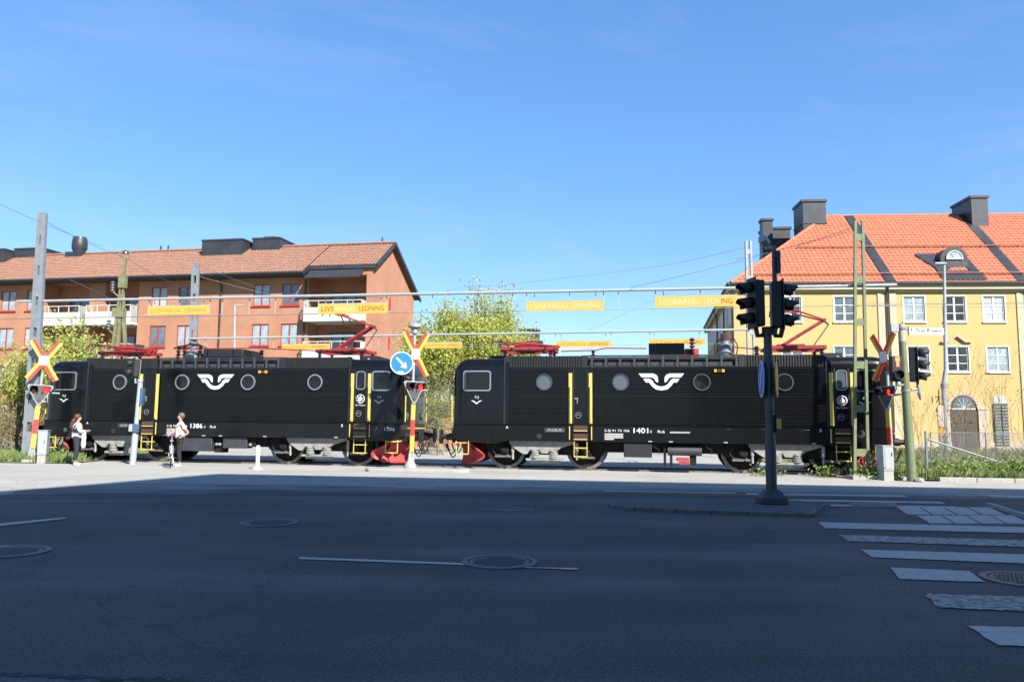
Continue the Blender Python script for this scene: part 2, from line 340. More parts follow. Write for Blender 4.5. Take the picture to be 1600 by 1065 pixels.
# rails let into the crossing, ballast beyond it
tr = tag(MB().quad(trk(-95,-2.2,-.005),trk(-17.2,-2.2,-.005),trk(-17.2,2.4,-.005),trk(-95,2.4,-.005)).quad(trk(9.9,-2.2,-.005),trk(95,-2.2,-.005),trk(95,2.4,-.005),trk(9.9,2.4,-.005)).build('railway_track', 'ground'), kind='structure')
for n in (-.75, .75):
    MB().beam(trk(-95, n, -.03), trk(95, n, -.03), .07, .16).build('rail', 'tyre', tr)
    MB().beam(trk(-17, n+(.06 if n < 0 else -.06), .003), trk(10, n+(.06 if n < 0 else -.06), .003), .045, .012).build('flangeway', 'rubber', tr)

def marking(pts, m='paint', z=.009, par=None):
    return MB().quad(*[(p.x, p.y, z) for p in pts]).build('road_marking', m, par)
mk = tag(MB().quad(*[tuple(gnd(x, y))[:2]+(.008,) for x, y in ((467,870.5),(728,880),(728,883.2),(467,873.6))]).build('lane_line', 'paint'), kind='structure')
def G(*px): return [gnd(x, y) for x, y in px]
def wob(pts, z, amp=.022, step=.05):
    """a painted strip with slightly ragged edges"""
    out = []
    n = len(pts)
    for i in range(n):
        a, b = pts[i], pts[(i+1) % n]; L = (b-a).length; k = max(2, int(L/step))
        for j in range(k):
            p = a.lerp(b, j/k); out.append((p.x+random.uniform(-amp, amp), p.y+random.uniform(-amp, amp), z))
    return out
stripes = [([(1279,816),(1800,828.5),(1800,838),(1289,825.5)],'paint'),([(1313,836),(1800,850),(1800,861.5),(1323,845.7)],'paintworn'),([(1344,859),(1800,872.5),(1800,889),(1363,871)],'paint'),
           ([(1391,887),(1513,892.5),(1540,910),(1405,905)],'paint'),([(1446,928.5),(1900,941.5),(1900,968),(1466,950)],'paintworn'),([(1513,979),(1900,988),(1900,1025),(1557,1008.5)],'paint'),
           ([(1600,1040),(1900,1050),(1900,1090),(1660,1075)],'paint')]
for q, m in stripes:
    o = MB().quad(*wob(G(*q), .010, .010 if m == 'paint' else .024)).build('crossing_stripe', m); tag(o, kind='structure')
for q in ([(945,766.5),(1150,769.5),(1150,771),(945,768)], [(1165,770.5),(1412,774),(1418,776.5),(1167,772.8)], [(1220,780),(1470,784),(1478,787),(1222,782.5)], [(1235,787.3),(1492,791.5),(1500,794),(1237,790)], [(1125,759.5),(1345,762.5),(1345,764),(1125,760.8)],
          [(1530,773),(1800,780),(1800,784.5),(1550,776.5)], [(540,757.3),(680,762),(680,763.2),(540,758.5)], [(730,885.2),(902,888),(902,890.8),(836,888)],
          [(-60,824),(100,808.5),(104,810.5),(-60,829)], [(-60,774),(20,769.5),(22,771),(-60,777)], [(-60,853.5),(54,853),(56,856),(-60,857)]):
    o = MB().quad(*wob(G(*q), .010, .008)).build('painted_line', 'paint'); tag(o, kind='structure')
# paved refuge: two rows of white slabs let into the road
rf = tag(MB().quad(*[(p.x, p.y, .006) for p in G((1392,791),(1760,795),(1760,826),(1455,820))]).build('crossing_refuge', 'islandtop'), kind='structure')
for (a, b, c, d), nsl in (((( 1400,793),(1548,793.5),(1572,805),(1417,804.5)), 4), (((1432,806.5),(1584,806),(1612,819),(1452,818.5)), 4)):
    A, B, C_, D = G(a, b, c, d)
    for k in range(nsl):
        t0, t1 = k/nsl+.012, (k+1)/nsl-.012
        poly = [A.lerp(B, t0), A.lerp(B, t1), D.lerp(C_, t1), D.lerp(C_, t0)]
        MB().prism([(p.x, p.y) for p in poly], u=(1,0,0), v=(0,1,0), w=(0,0,1), w0=0, w1=.02).build('white_slab', 'paint', rf)
for q in (((1545,790.5),(1612,812)),((1400,791.5),(1330,791.5))):
    a, b = G(*q); MB().beam(a+Vector((0,0,.03)), b+Vector((0,0,.03)), .1, .08).build('kerb_stone', 'kerb', rf)
# manhole covers
def manhole(x, y, r, label):
    t = empty('manhole_cover', (x, y, 0), random.uniform(0, 3), label, 'manhole cover', 'round iron manhole covers in the road')
    MB().ring(r, r*.84, (0,0,0), (1,0,0), (0,1,0), (0,0,1), -.02, .016, 40).build('frame_ring', 'iron', t)
    b = MB(); b.lathe([(0,.0),(r*.80,.0),(r*.80,.012),(r*.72,.012),(r*.71,.006),(0,.006)], seg=40)
    b.build('lid', 'iron', t)
    b = MB(); n = 11
    for i in range(-n, n+1):
        for j in range(-n, n+1):
            if (i+j) % 2 == 0 and math.hypot(i, j) < n*.98:
                s = r*.70/n; b.box(i*s-s*.42, i*s+s*.42, j*s-s*.42, j*s+s*.42, .004, .015)
    tag(b.build('lid_studs', 'iron', t), kind='stuff')
manhole(-.12, 9.05, .44, 'round iron manhole cover lying across the white lane line')
manhole(-3.75, 12.2, .44, 'round iron manhole cover alone on dark asphalt, farther left of the lane line')
manhole(-6.0, 9.42, .44, 'round iron manhole cover cut by the left edge of the picture')
manhole(5.45, 8.28, .45, 'round iron manhole cover between the zebra crossing stripes')
gt = empty('drain_grate', gnd(792, 795), .05, 'faint square patch of a utility cover in the road left of the island', 'cover')
MB().box(-.5,.5,-.35,.35,-.02,.009).build('plate', 'islandtop', gt)
MB().ring(.62,.56,(0,0,0),(1,0,0),(0,.7,0),(0,0,1),-.02,.010,4).build('frame', 'iron', gt)

# traffic island with kerb stones
isl = [(1.92,14.9),(2.0,15.4),(2.4,15.85),(3.2,16.0),(5.9,15.75),(6.2,15.3),(5.55,14.3),(5.25,13.6),(4.2,13.85),(3.0,14.1),(2.3,14.35)]
it = tag(MB().prism(isl, u=(1,0,0), v=(0,1,0), w=(0,0,1), w0=-.02, w1=.06).build('traffic_island', 'islandtop'), kind='structure')
for i in range(len(isl)):
    a = Vector((*isl[i], .04)); b = Vector((*isl[(i+1) % len(isl)], .04)); L = (b-a).length; k = max(1, round(L/.75))
    for j in range(k):
        p = a.lerp(b, (j+.012)/k); q = a.lerp(b, (j+.988)/k); MB().beam(p-Vector((0,0,.025)), q-Vector((0,0,.025)), .11, .10+random.uniform(0, .012)).build('kerb_stone', 'kerbdark', it, bev=.012)
# small paved island of the centre crossing signal
ci = tag(MB().prism([(-4.6,24.5),(-4.45,24.25),(-3.9,24.1),(-1.6,23.95),(-1.3,24.2),(-1.3,24.6),(-2.2,25.0),(-4.3,25.1)], u=(1,0,0), v=(0,1,0), w=(0,0,1), w0=-.02, w1=.10).build('signal_island', 'concrete', bev=.03), kind='structure')

# verge with kerb on the right, verge on the left
vg = tag(MB().quad((10.45,22.8,.03),(12.3,22.32,.05),(14.7,22.0,.05),(60,17,.05),(60,46,.0),(12,46,.0),(10.45,30,.0)).build('grass_verge', 'ground'), kind='structure')
vl = tag(MB().quad((-15.4,27.1,.02),(-15.4,60,.0),(-90,62,.0),(-90,30.2,.03),(-30,28.0,.03)).build('grass_bank', 'ground'), kind='structure')
p = Vector((12.25, 22.27, .05)); q = Vector((14.7, 21.95, .05)); dr = (q-p).normalized()
for i in range(26):
    a = p+dr*(i*1.0); b = p+dr*(i*1.0+.985); MB().beam(a, b, .16, .14+random.uniform(0, .01)).build('kerb_stone', 'kerb', vg, bev=.015)

# the tall block behind the viewpoint, whose shade lies over the road
Bk = Vector((9.05, -2.4, 0)); e1 = Vector((.991, -.133, 0)); e2 = Vector((-.381, -.925, 0))
ob = empty('office_block', Bk, 0, 'tall plastered block behind the viewpoint that shades the road', 'building')
fp = [Vector((0,0,0)), e1*46, e1*46+e2*16, e2*16]
MB().prism([(v.x, v.y) for v in fp], u=(1,0,0), v=(0,1,0), w=(0,0,1), w0=0, w1=24).build('wall', 'offwhite', ob)
ow = None
for fl in range(7):
    for k in range(12):
        c = e1*(2+k*3.6)+Vector((0,0,1.4+fl*3.3)); nrm = Vector((-e1.y, e1.x, 0))
        b = MB().prism([(0,0),(1.5,0),(1.5,1.7),(0,1.7)], u=e1, v=(0,0,1), w=nrm, w0=-.05, w1=.03) if ow is None else None
        if b: ow = b.mesh('window', 'panegrey')
        link('window', ow, ob, loc=c)

# ------------------------------------------------------------------ buildings
def holed_wall(x0, x1, z0, z1, holes, depth, y=0.0):
    """flat wall with rectangular openings and their reveals; faces -y"""
    b = MB(); xs = sorted({x0, x1, *[h[0] for h in holes], *[h[1] for h in holes]}); zs = sorted({z0, z1, *[h[2] for h in holes], *[h[3] for h in holes]})
    for i in range(len(xs)-1):
        for j in range(len(zs)-1):
            cx, cz = (xs[i]+xs[i+1])/2, (zs[j]+zs[j+1])/2
            if any(h[0] < cx < h[1] and h[2] < cz < h[3] for h in holes): continue
            b.quad((xs[i],y,zs[j]),(xs[i+1],y,zs[j]),(xs[i+1],y,zs[j+1]),(xs[i],y,zs[j+1]))
    for a, c, d, e in holes:
        dp = depth
        b.quad((a,y,d),(a,y,e),(a,y+dp,e),(a,y+dp,d)); b.quad((c,y,d),(c,y+dp,d),(c,y+dp,e),(c,y,e))
        b.quad((a,y,d),(a,y+dp,d),(c,y+dp,d),(c,y,d)); b.quad((a,y,e),(c,y,e),(c,y+dp,e),(a,y+dp,e))
    return b
def roof_tiles(b, O, u, v, n, u0, u1, L, umin=None, tw=.30, course=.36, amp=.045):
    O, u, v, n = Vector(O), Vector(u), Vector(v), Vector(n)
    cols = int((u1-u0)/(tw/4)); rows = int(L/course)
    prof = (0, .75, 1, .35)
    for r in range(rows):
        t0, t1 = r*course, min((r+1)*course+.02, L); vs = []; idx = {}
        fs = []
        for c in range(cols+1):
            uu = u0+c*tw/4; h = prof[c % 4]*amp
            vs.append(O+u*uu+v*t0+n*(h+.035)); vs.append(O+u*uu+v*t1+n*h); vs.append(O+u*uu+v*t0+n*(h-.01))
        for c in range(cols):
            uu = u0+(c+.5)*tw/4
            if umin and uu < umin((t0+t1)/2): continue
            fs.append((c*3, c*3+3, c*3+4, c*3+1)); fs.append((c*3+2, c*3+5, c*3+3, c*3))
        b.add(vs, fs)
    return b
def window_meshes(w, h, key, bars, frame_m, pane_m, casing=0):
    """frame, pane and sill meshes; origin bottom left on the wall face, +y inwards"""
    f = MB(); t = .075
    for a, c in ((0, t), (w-t, w), (w/2-t*.7, w/2+t*.7)): f.box(a, c, .05, .12, 0, h)
    f.box(t, w-t, .052, .118, 0, t); f.box(t, w-t, .052, .118, h-t, h)
    for k in range(1, bars):
        z = h*k/bars
        f.box(t, w/2-t*.7, .06, .10, z-.02, z+.02); f.box(w/2+t*.7, w-t, .06, .10, z-.02, z+.02)
    if casing:
        f.box(-casing, 0, -.025, .1, 0, h+casing); f.box(w, w+casing, -.025, .1, 0, h+casing); f.box(0, w, -.025, .1, h, h+casing)
    p = MB().box(t, w/2-t*.7, .082, .09, t, h-t)
    s = MB().box(-.1, w+.1, -.09, .06, -.09, -.002)
    return f.mesh('window', frame_m), [p.mesh('pane', pm) for pm in pane_m], s.mesh('sill', frame_m), w
def put_window(ms, parent, x, z, y=0):
    f, ps, s, w = ms
    o = link('window', f, parent, loc=(x, y, z)); pm = random.choice(ps)
    link('pane', pm, o); link('pane', pm, o, loc=(w/2-.02, 0, 0)); link('sill', s, o)

# ---- yellow plastered house with orange tiled roof
yb = empty('yellow_house', (14.26, 49.0, 0), -.0735, 'yellow plastered house with orange tiled hip roof and white windows', 'house')
ups = [2.95, 6.3, 10.58, 13.05, 15.43, 19.3, 21.8, 24.3, 28.5, 31, 33.5]
los = [2.95, 6.2, 10.7, 13.1, 15.5, 19.3, 21.8, 24.3, 28.5, 31, 33.5]
holes = [(x, x+1.3, 8.08, 9.68) for x in ups]+[(x, x+1.3, 4.92, 6.48) for x in los]+[(x, x+1.3, 1.5, 3.0) for x in (2.95, 6.2, 19.3, 21.8)]
holed_wall(0, 46, -.3, 10.3, holes, .14).build('wall', 'plaster', yb)
bs = Vector((.108, .994, 0))        # direction of the side wall in the house frame
sw = MB().quad((0,0,-.3),(0,0,10.3),tuple(bs*24+Vector((0,0,10.3))),tuple(bs*24+Vector((0,0,-.3)))); sw.build('side_wall', 'plaster', yb)
MB().box(46,46.2,0,12,-.3,10.3).build('end_wall', 'plaster', yb)
yw = window_meshes(1.3, 1.6, 'y', 3, 'white', ('panegrey', 'curtain', 'panedeep', 'panelight'), .07)
yw2 = window_meshes(1.3, 1.56, 'y2', 3, 'white', ('panegrey', 'panedeep', 'panedeep', 'curtain'), .07)
for x in ups: put_window(yw, yb, x, 8.08)
for x in los: put_window(yw2, yb, x, 4.92)
for x in (2.95, 6.2, 19.3, 21.8): put_window(yw2, yb, x, 1.47)
for k in range(7):                                   # side windows, tall and narrow
    for z in (8.1, 4.9):
        c = bs*(2.0+k*3.1)
        MB().box(c.x-.06, c.x+.01, c.y-.5, c.y+.5, z, z+1.55).build('window', 'offwhite', yb)
MB().box(-.25, 46.2, -.30, .0, 10.1, 10.52).box(-.12, 46.1, -.16, -.001, 9.96, 10.098).build('cornice', 'cream', yb)
MB().beam((-.15,0,10.3), bs*24+Vector((-.15,0,10.3)), .3, .42).build('side_cornice', 'cream', yb)
MB().beam((-.1,-.46,10.5), (46.3,-.46,10.5), .13, .12).build('gutter', 'sheet', yb)
MB().beam((-.42,-.4,10.5), bs*24+Vector((-.42,-.4,10.5)), .13, .12).build('side_gutter', 'sheet', yb)
for x in (9.0, 9.72, 17.45, 18.2, 26.6, 27.3):
    MB().box(x, x+.42, -.06, .0, .5, 9.95).build('pilaster', 'cream', yb)
for x in (9.55, 18.02, 27.1):
    MB().tube([(x, -.42, 10.42), (x, -.40, 10.25), (x, -.13, 9.9), (x, -.13, .3)], .065, 8).build('downpipe', 'sheet', yb)
MB().tube([(-.12, -.45, 10.45), (-.1, -.13, 9.9), (-.1, -.13, .3)], .07, 8).build('downpipe', 'sheet', yb)
for c in (5.5, 11.5): MB().tube([bs*c+Vector((-.35,0,10.4)), bs*c+Vector((-.12,0,9.8)), bs*c+Vector((-.12,0,.3))], .07, 8).build('downpipe', 'sheet', yb)
MB().box(0.2, 46, -.05, 0, -.3, .55).build('plinth', 'stone', yb)
# entrance: stone surround, arched door with fanlight, pediment above
def archpoly(x0, x1, z0, zs, seg=12):
    r = (x1-x0)/2; cx = (x0+x1)/2
    return [(x0, z0), (x1, z0)]+[(cx+r*math.cos(math.pi*k/seg), zs+r*math.sin(math.pi*k/seg)) for k in range(seg+1)]
MB().box(12.45, 13.05, -.12, 0, .0, 2.55).box(14.75, 15.3, -.12, 0, .0, 2.55).box(12.38, 13.1, -.16, 0, 2.552, 2.72).box(14.7, 15.37, -.16, 0, 2.552, 2.72).build('stone_surround', 'stone', yb)
dr_ = MB().prism(archpoly(13.12, 14.68, .05, 2.65), w0=-.06, w1=.0).build('door', 'wood', yb)
ar = MB(); 
for k in range(14):
    a0, a1 = math.pi*k/14+.01, math.pi*(k+1)/14-.01; cx, cz = 13.9, 2.65
    ar.prism([(cx+.80*math.cos(a0), cz+.80*math.sin(a0)), (cx+1.0*math.cos(a0), cz+1.0*math.sin(a0)), (cx+1.0*math.cos(a1), cz+1.0*math.sin(a1)), (cx+.80*math.cos(a1), cz+.80*math.sin(a1))], w0=-.09, w1=0)
ar.build('door_arch', 'stone', yb)
fl = MB().prism(archpoly(13.25, 14.55, 2.62, 2.7), w0=-.075, w1=-.061).build('fanlight', 'panegrey', dr_)
b = MB()
for k in range(1, 6):
    a = math.pi*k/6; b.beam((13.9,-.085,2.66), (13.9+.6*math.cos(a),-.085,2.66+.6*math.sin(a)), .03, .03)
b.box(13.2, 14.6, -.1, -.06, 2.55, 2.64); b.build('fanlight_bars', 'offwhite', dr_)
for x in (13.3, 13.95):
    for z in (.3, 1.0, 1.75): MB().box(x, x+.55, -.085, -.061, z, z+.6).build('door_panel', 'wood', dr_)
b = MB(); b.beam((12.75,-.1,6.78),(13.15,-.1,6.78),.12,.1); b.beam((13.15,-.1,6.78),(13.68,-.1,7.2),.12,.1); b.beam((13.68,-.1,7.2),(14.2,-.1,6.8),.12,.1); b.beam((14.2,-.1,6.8),(14.6,-.1,6.8),.12,.1); b.build('pediment', 'stone', yb)
MB().prism(archpoly(15.72, 16.5, .3, 3.1), w0=-.03, w1=0).build('arched_window', 'offwhite', yb)
sh = MB().box(15.70, 16.08, -.10, -.03, .35, 2.95).box(16.14, 16.52, -.10, -.03, .35, 2.95).build('shutter', 'shutter', yb)
for k in range(13):
    for x in (15.72, 16.16): MB().beam((x, -.13, .45+k*.19), (x+.34, -.13, .47+k*.19), .02, .09).build('slat', 'greymetal', yb)
MB().box(12.5, 12.86, -.07, -.0, 2.93, 3.8).build('notice_board', 'signyel', yb)
MB().box(12.57, 12.79, -.08, -.071, 3.2, 3.6).build('notice_print', 'stone', yb)
text('17', 'rubber', yb, (12.05, -.01, 2.95), .42)
# roof: front slope of pantiles, hip on the left
pr = R(42); vv = Vector((0, math.cos(pr), math.sin(pr))); nn = Vector((0, -math.sin(pr), math.cos(pr)))
Ls = 6.75/math.cos(pr); hipk = 8.25/Ls
RO = Vector((0, -.5, 10.52))
rb = roof_tiles(MB(), RO, (1,0,0), vv, nn, -.3, 46.5, Ls, lambda t: -.25+hipk*t)
rf_ = rb.build('roof', 'tile', yb, recalc=False); 
rd0 = RO+Vector((8.1,0,0))+vv*Ls; rd1 = RO+Vector((46.4,0,0))+vv*Ls; hc = RO+Vector((-.25,0,0))
MB().tube([rd0, rd1], .12, 8).build('ridge_tiles', 'tile', rf_); MB().tube([hc, rd0], .12, 8).build('hip_tiles', 'tile', rf_)
l1 = hc+bs*24
MB().quad(hc, rd0, rd0+bs*16, l1).build('side_slope', 'tile', rf_)
MB().quad(rd0, rd1, rd1+Vector((0,6.5,-5.6)), rd0+Vector((0,6.5,-5.6))).build('back_slope', 'tile', rf_)
MB().quad(hc+Vector((0.2,0,-.03)), RO+Vector((46.4,0,-.03)), rd1-nn*.05, rd0-nn*.05+Vector((.15,0,0))).build('roof_boarding', 'sheet', rf_)
def onroof(x, t, h=0): return RO+Vector((x,0,0))+vv*t+nn*h
for t, x0 in ((.75, 1.2), (4.25, 4.9)):           # snow guards
    b = MB(); b.tube([onroof(x0, t, .22), onroof(46, t, .22)], .028, 5); b.tube([onroof(x0, t, .13), onroof(46, t, .13)], .022, 5)
    for k in range(int((46-x0)/1.2)): b.beam(onroof(x0+k*1.2, t+.2, .05), onroof(x0+k*1.2, t, .24), .03, .03)
    b.build('snow_guard', 'tile', rf_)
def strip(x, w):
    MB().quad(onroof(x, 0, .09), onroof(x+w, 0, .09), onroof(x+w, Ls, .09), onroof(x, Ls, .09)).quad(onroof(x, 0, .0), onroof(x, 0, .09), onroof(x, Ls, .09), onroof(x, Ls, .0)).quad(onroof(x+w, 0, .09), onroof(x+w, 0, .0), onroof(x+w, Ls, .0), onroof(x+w, Ls, .09)).build('sheet_strip', 'sheet', rf_)
for x in (9.35, 17.3, 27.2): strip(x, .62)
def chimney(x0, x1, y0, y1, z0, z1, par):
    c = MB().box(x0, x1, y0, y1, z0, z1).build('chimney', 'sheet', par, bev=.03)
    MB().box(x0-.08, x1+.08, y0-.08, y1+.08, z1-.15, z1+.02).build('chimney_cap', 'sheet', c)
    MB().box(x0-.04, x1+.04, y0-.04, y1+.04, z0+.9, z0+1.0).build('chimney_band', 'sheet', c)
    return c
chimney(6.1, 7.75, 5.2, 7.4, 14.9, 17.55, rf_)
chimney(17.55, 18.7, 4.9, 7.6, 14.3, 17.6, rf_)
chimney(4.4, 6.4, 9.3, 10.8, 13.5, 16.6, rf_); chimney(4.2, 5.0, 9.0, 9.8, 13.2, 17.2, rf_)
# round-headed dormer in black sheet metal
dm = MB().prism([(x, z) for x, z in archpoly(13.35, 15.05, 11.3, 12.2, 14)], u=(1,0,0), v=(0,0,1), w=(0,1,0), w0=.75, w1=3.2).build('dormer', 'sheet', rf_)
MB().prism(archpoly(13.72, 14.68, 12.25, 12.27, 12), w0=.70, w1=.76).build('dormer_window', 'curtain', dm)
b = MB()
for k in range(16):
    a0, a1 = math.pi*k/16, math.pi*(k+1)/16; b.beam((14.2+.49*math.cos(a0), .69, 12.27+.49*math.sin(a0)), (14.2+.49*math.cos(a1), .69, 12.27+.49*math.sin(a1)), .06, .06, (0,1,0))
for a in (60, 120): b.beam((14.2,.69,12.27), (14.2+.49*math.cos(R(a)),.69,12.27+.49*math.sin(R(a))), .04, .04)
b.box(13.68, 14.72, .66, .72, 12.2, 12.27); b.build('dormer_frame', 'offwhite', dm)
for sgn in (-1, 1):
    cx = 14.2
    MB().quad(onroof(cx+sgn*.8, .9, .1), onroof(cx+sgn*1.35, .2, .1), onroof(cx+sgn*1.25, 1.6, .11), onroof(cx+sgn*1.2, 3.1, .12), onroof(cx+sgn*.5, 3.3, .12)).build('dormer_flashing', 'sheet', dm)
MB().quad(onroof(12.2, 3.35, .12), onroof(15.3, 3.35, .12), onroof(15.0, 2.6, .11), onroof(13.2, .9, .11)).build('dormer_flashing', 'sheet', dm)
MB().quad(onroof(13.0, .1, .1), onroof(15.6, .1, .1), onroof(15.1, 1.2, .11), onroof(13.3, 1.2, .11)).build('dormer_flashing', 'sheet', dm)

# ---- orange brick apartment block
rbk = empty('brick_apartments', (-10.32, 55.86, 0), -.188, 'orange brick apartment block with red windows and white balconies', 'apartment block')
wl = [-44, -41.6, -38.2, -35.6, -31.8, -29.4, -18.15, -15.8, -9.52, -7.16]
rows_ = [10.08, 7.05, 4.03, 1.0]
holes = [(x, x+1.38, z, z+1.65) for x in wl for z in rows_]+[(-27.7, -19.25, 2.9, 12.3), (-5.0, -.45, 2.9, 12.25)]
holed_wall(-48, 0, -.3, 12.75, holes, .16).build('wall', 'brick', rbk)
rw = window_meshes(1.38, 1.65, 'r', 1, 'redframe', ('curtain', 'panelight', 'panegrey', 'curtain'))
for x in wl:
    for z in rows_: put_window(rw, rbk, x, z)
def tz(y): return 15.46-.638*(3.74-y) if y < 3.74 else 15.46-.52*(y-3.74)
gb = MB().add([(0,0,-.3),(0,9.8,-.3),(0,9.8,tz(9.8)-.1),(0,3.74,15.36),(0,0,12.9)], [(0,1,2,3,4)]); gb.build('gable_wall', 'brick', rbk)
for z, zz in ((10.2, 11.1), (7.1, 8.0), (4.1, 5.0)): MB().box(.0, .04, 3.6, 3.95, z, zz).build('gable_window', 'redframe', rbk)
for x0, x1 in ((-27.7, -19.25), (-5.0, -.45)):        # recesses behind the balconies
    MB().quad((x0,1.7,2.9),(x1,1.7,2.9),(x1,1.7,12.3),(x0,1.7,12.3)).quad((x0,.1,2.9),(x0,1.7,2.9),(x0,1.7,12.3),(x0,.1,12.3)).quad((x1,.1,2.9),(x1,.1,12.3),(x1,1.7,12.3),(x1,1.7,2.9)).quad((x0,.0,12.3),(x1,.0,12.3),(x1,1.7,12.3),(x0,1.7,12.3)).build('recess_wall', 'brick', rbk)
def balcony(x0, x1, z, bars_left=True):
    bz = empty('balcony', (0,0,0)); bz.parent = rbk
    MB().box(x0, x1, -.75, 1.69, z-.18, z).build('floor_slab', 'whitepanel', bz)
    MB().box(x0, x1, -.80, -.72, z-.22, z+.82).build('front_panel', 'whitepanel', bz)
    b = MB(); b.box(x0, x1, -.79, -.73, z+1.28, z+1.34)
    for k in range(5): x = x0+.05+(x1-x0-.1)*k/4; b.box(x-.03, x+.03, -.78, -.74, z+.82, z+1.28)
    b.build('hand_rail', 'whitepanel', bz)
    b = MB()
    for xx in (x0, x1-.04):
        b.box(xx, xx+.04, -.72, .0, z+1.28, z+1.33)
        for k in range(7): y = -.68+k*.11; b.box(xx, xx+.03, y, y+.03, z, z+1.28)
    b.build('side_bar', 'whitepanel', bz)
for z in (8.95, 5.93, 2.95):
    balcony(-5.0, -.42, z)
    balcony(-27.6, -23.82, z); balcony(-23.28, -19.3, z)
MB().box(-23.82, -23.28, -.2, 1.69, 2.7, 10.2).build('brick_pier', 'brick', rbk)
MB().box(-23.8, -22.4, .2, 1.69, 8.95, 12.29).build('brick_pier', 'brick', rbk)
bw = window_meshes(2.0, 2.0, 'b', 1, 'wood', ('panegrey',))
for z in (8.98, 5.96, 2.98):
    for x in (-3.9, -26.8, -21.6): put_window(bw, rbk, x, z+.2, 1.55)
MB().tube([(-12.2,-.5,12.4),(-12.15,-.1,11.7),(-12.15,-.1,0)], .06, 8).build('downpipe', 'wood', rbk)
MB().tube([(-5.25,-.5,12.4),(-5.25,-.1,11.8),(-5.25,-.1,0)], .06, 8).build('downpipe', 'wood', rbk)
pa = math.atan(.638); vr = Vector((0, math.cos(pa), math.sin(pa))); nr = Vector((0, -math.sin(pa), math.cos(pa)))
def rz_(y): return Vector((0, y, tz(y)))
b = roof_tiles(MB(), rz_(-.95), (1,0,0), vr, nr, -48, -5.05, (3.74+.95)/math.cos(pa), tw=.28, course=.36, amp=.035)
roof_tiles(b, rz_(-.1), (1,0,0), vr, nr, -5.05, .35, (3.74+.1)/math.cos(pa), tw=.28, course=.36, amp=.035)
rr = b.build('roof', 'tileold', rbk, recalc=False)
MB().quad((-48,3.74,15.5),(.4,3.74,15.5),(.4,10.5,tz(10.5)),(-48,10.5,tz(10.5))).build('back_slope', 'tileold', rr)
MB().quad((-48,-.95,tz(-.95)-.04),(-5.05,-.95,tz(-.95)-.04),(-5.05,3.74,15.42),(-48,3.74,15.42)).quad((-5.05,-.1,tz(-.1)-.04),(.35,-.1,tz(-.1)-.04),(.35,3.74,15.42),(-5.05,3.74,15.42)).build('roof_boarding', 'sheet', rr)
MB().tube([(-48,3.74,15.52),(.4,3.74,15.52)], .11, 8).build('ridge_tiles', 'tileold', rr)
MB().box(-48, -5.0, -1.05, -.93, 12.2, tz(-.95)-.02).box(-48, -5.0, -1.18, -1.06, 12.32, 12.44).build('fascia', 'sheet', rr)
MB().box(-48, -5.05, -.92, .0, 12.2, 12.26).build('soffit', 'sheet', rr)
MB().box(-5.0, .35, -.2, -.08, 12.72, tz(-.1)-.02).build('fascia', 'sheet', rr)
MB().add([(-5.05,-1.05,12.2),(-5.05,-.1,12.7),(-5.05,-.1,13.0),(-5.05,-1.05,12.5),(-4.95,-1.05,12.2),(-4.95,-.1,12.7),(-4.95,-.1,13.0),(-4.95,-1.05,12.5)], [(0,1,2,3),(4,5,6,7),(3,2,6,7),(0,3,7,4)]).build('step_board', 'sheet', rr)
b = MB()
for k in range(58):
    x = -4.9+k*.075; h = .03*(k % 2); h2 = .03*((k+1) % 2)
    b.quad((x,-1.25,11.88+h),(x+.075,-1.25,11.88+h2),(x+.075,-.05,12.72+h2),(x,-.05,12.72+h))
b.build('canopy', 'sheet', rr)
for y0, y1 in ((-.15, 3.74), (3.74, 10.5)):
    MB().beam((.38, y0, tz(y0)-.05), (.38, y1, tz(y1)-.05), .12, .26).build('bargeboard', 'sheet', rr)
def roofbox(x0, x1, y0, y1, z0, z1): 
    o = MB().box(x0, x1, y0, y1, z0, z1).build('roof_box', 'sheet', rr); MB().box(x0-.05, x1+.05, y0-.05, y1+.05, z1-.1, z1+.03).build('box_cap', 'sheet', o)
roofbox(-15.6, -12.0, 2.4, 6.2, 13.6, 15.95); roofbox(-11.6, -9.2, 3.2, 6.0, 14.2, 16.15); MB().box(-11, -9.9, 3.8, 5.2, 16.1, 16.4).build('roof_box', 'sheet', rr)
roofbox(-39, -34.3, 2.5, 6, 13.6, 15.9); roofbox(-34.2, -31.4, 3.4, 6, 14, 16.1); 
c = MB().lathe([(.62,0),(.62,.1),(.5,.12),(.5,.35),(.6,.5),(.62,.9),(.58,1.3),(.5,1.55),(0,1.6)], (-28.2, 3.9, 15.45), seg=14).build('cowl', 'sheet', rr)
MB().box(-29.0,-27.4,3.2,4.6,15.1,15.6).build('cowl_base', 'sheet', rr)
for x in (-20.6, -19.9, -.9): MB().tube([(x,4.2,15.2),(x,4.2,16.05)], .07, 8).build('vent_pipe', 'sheet', rr)

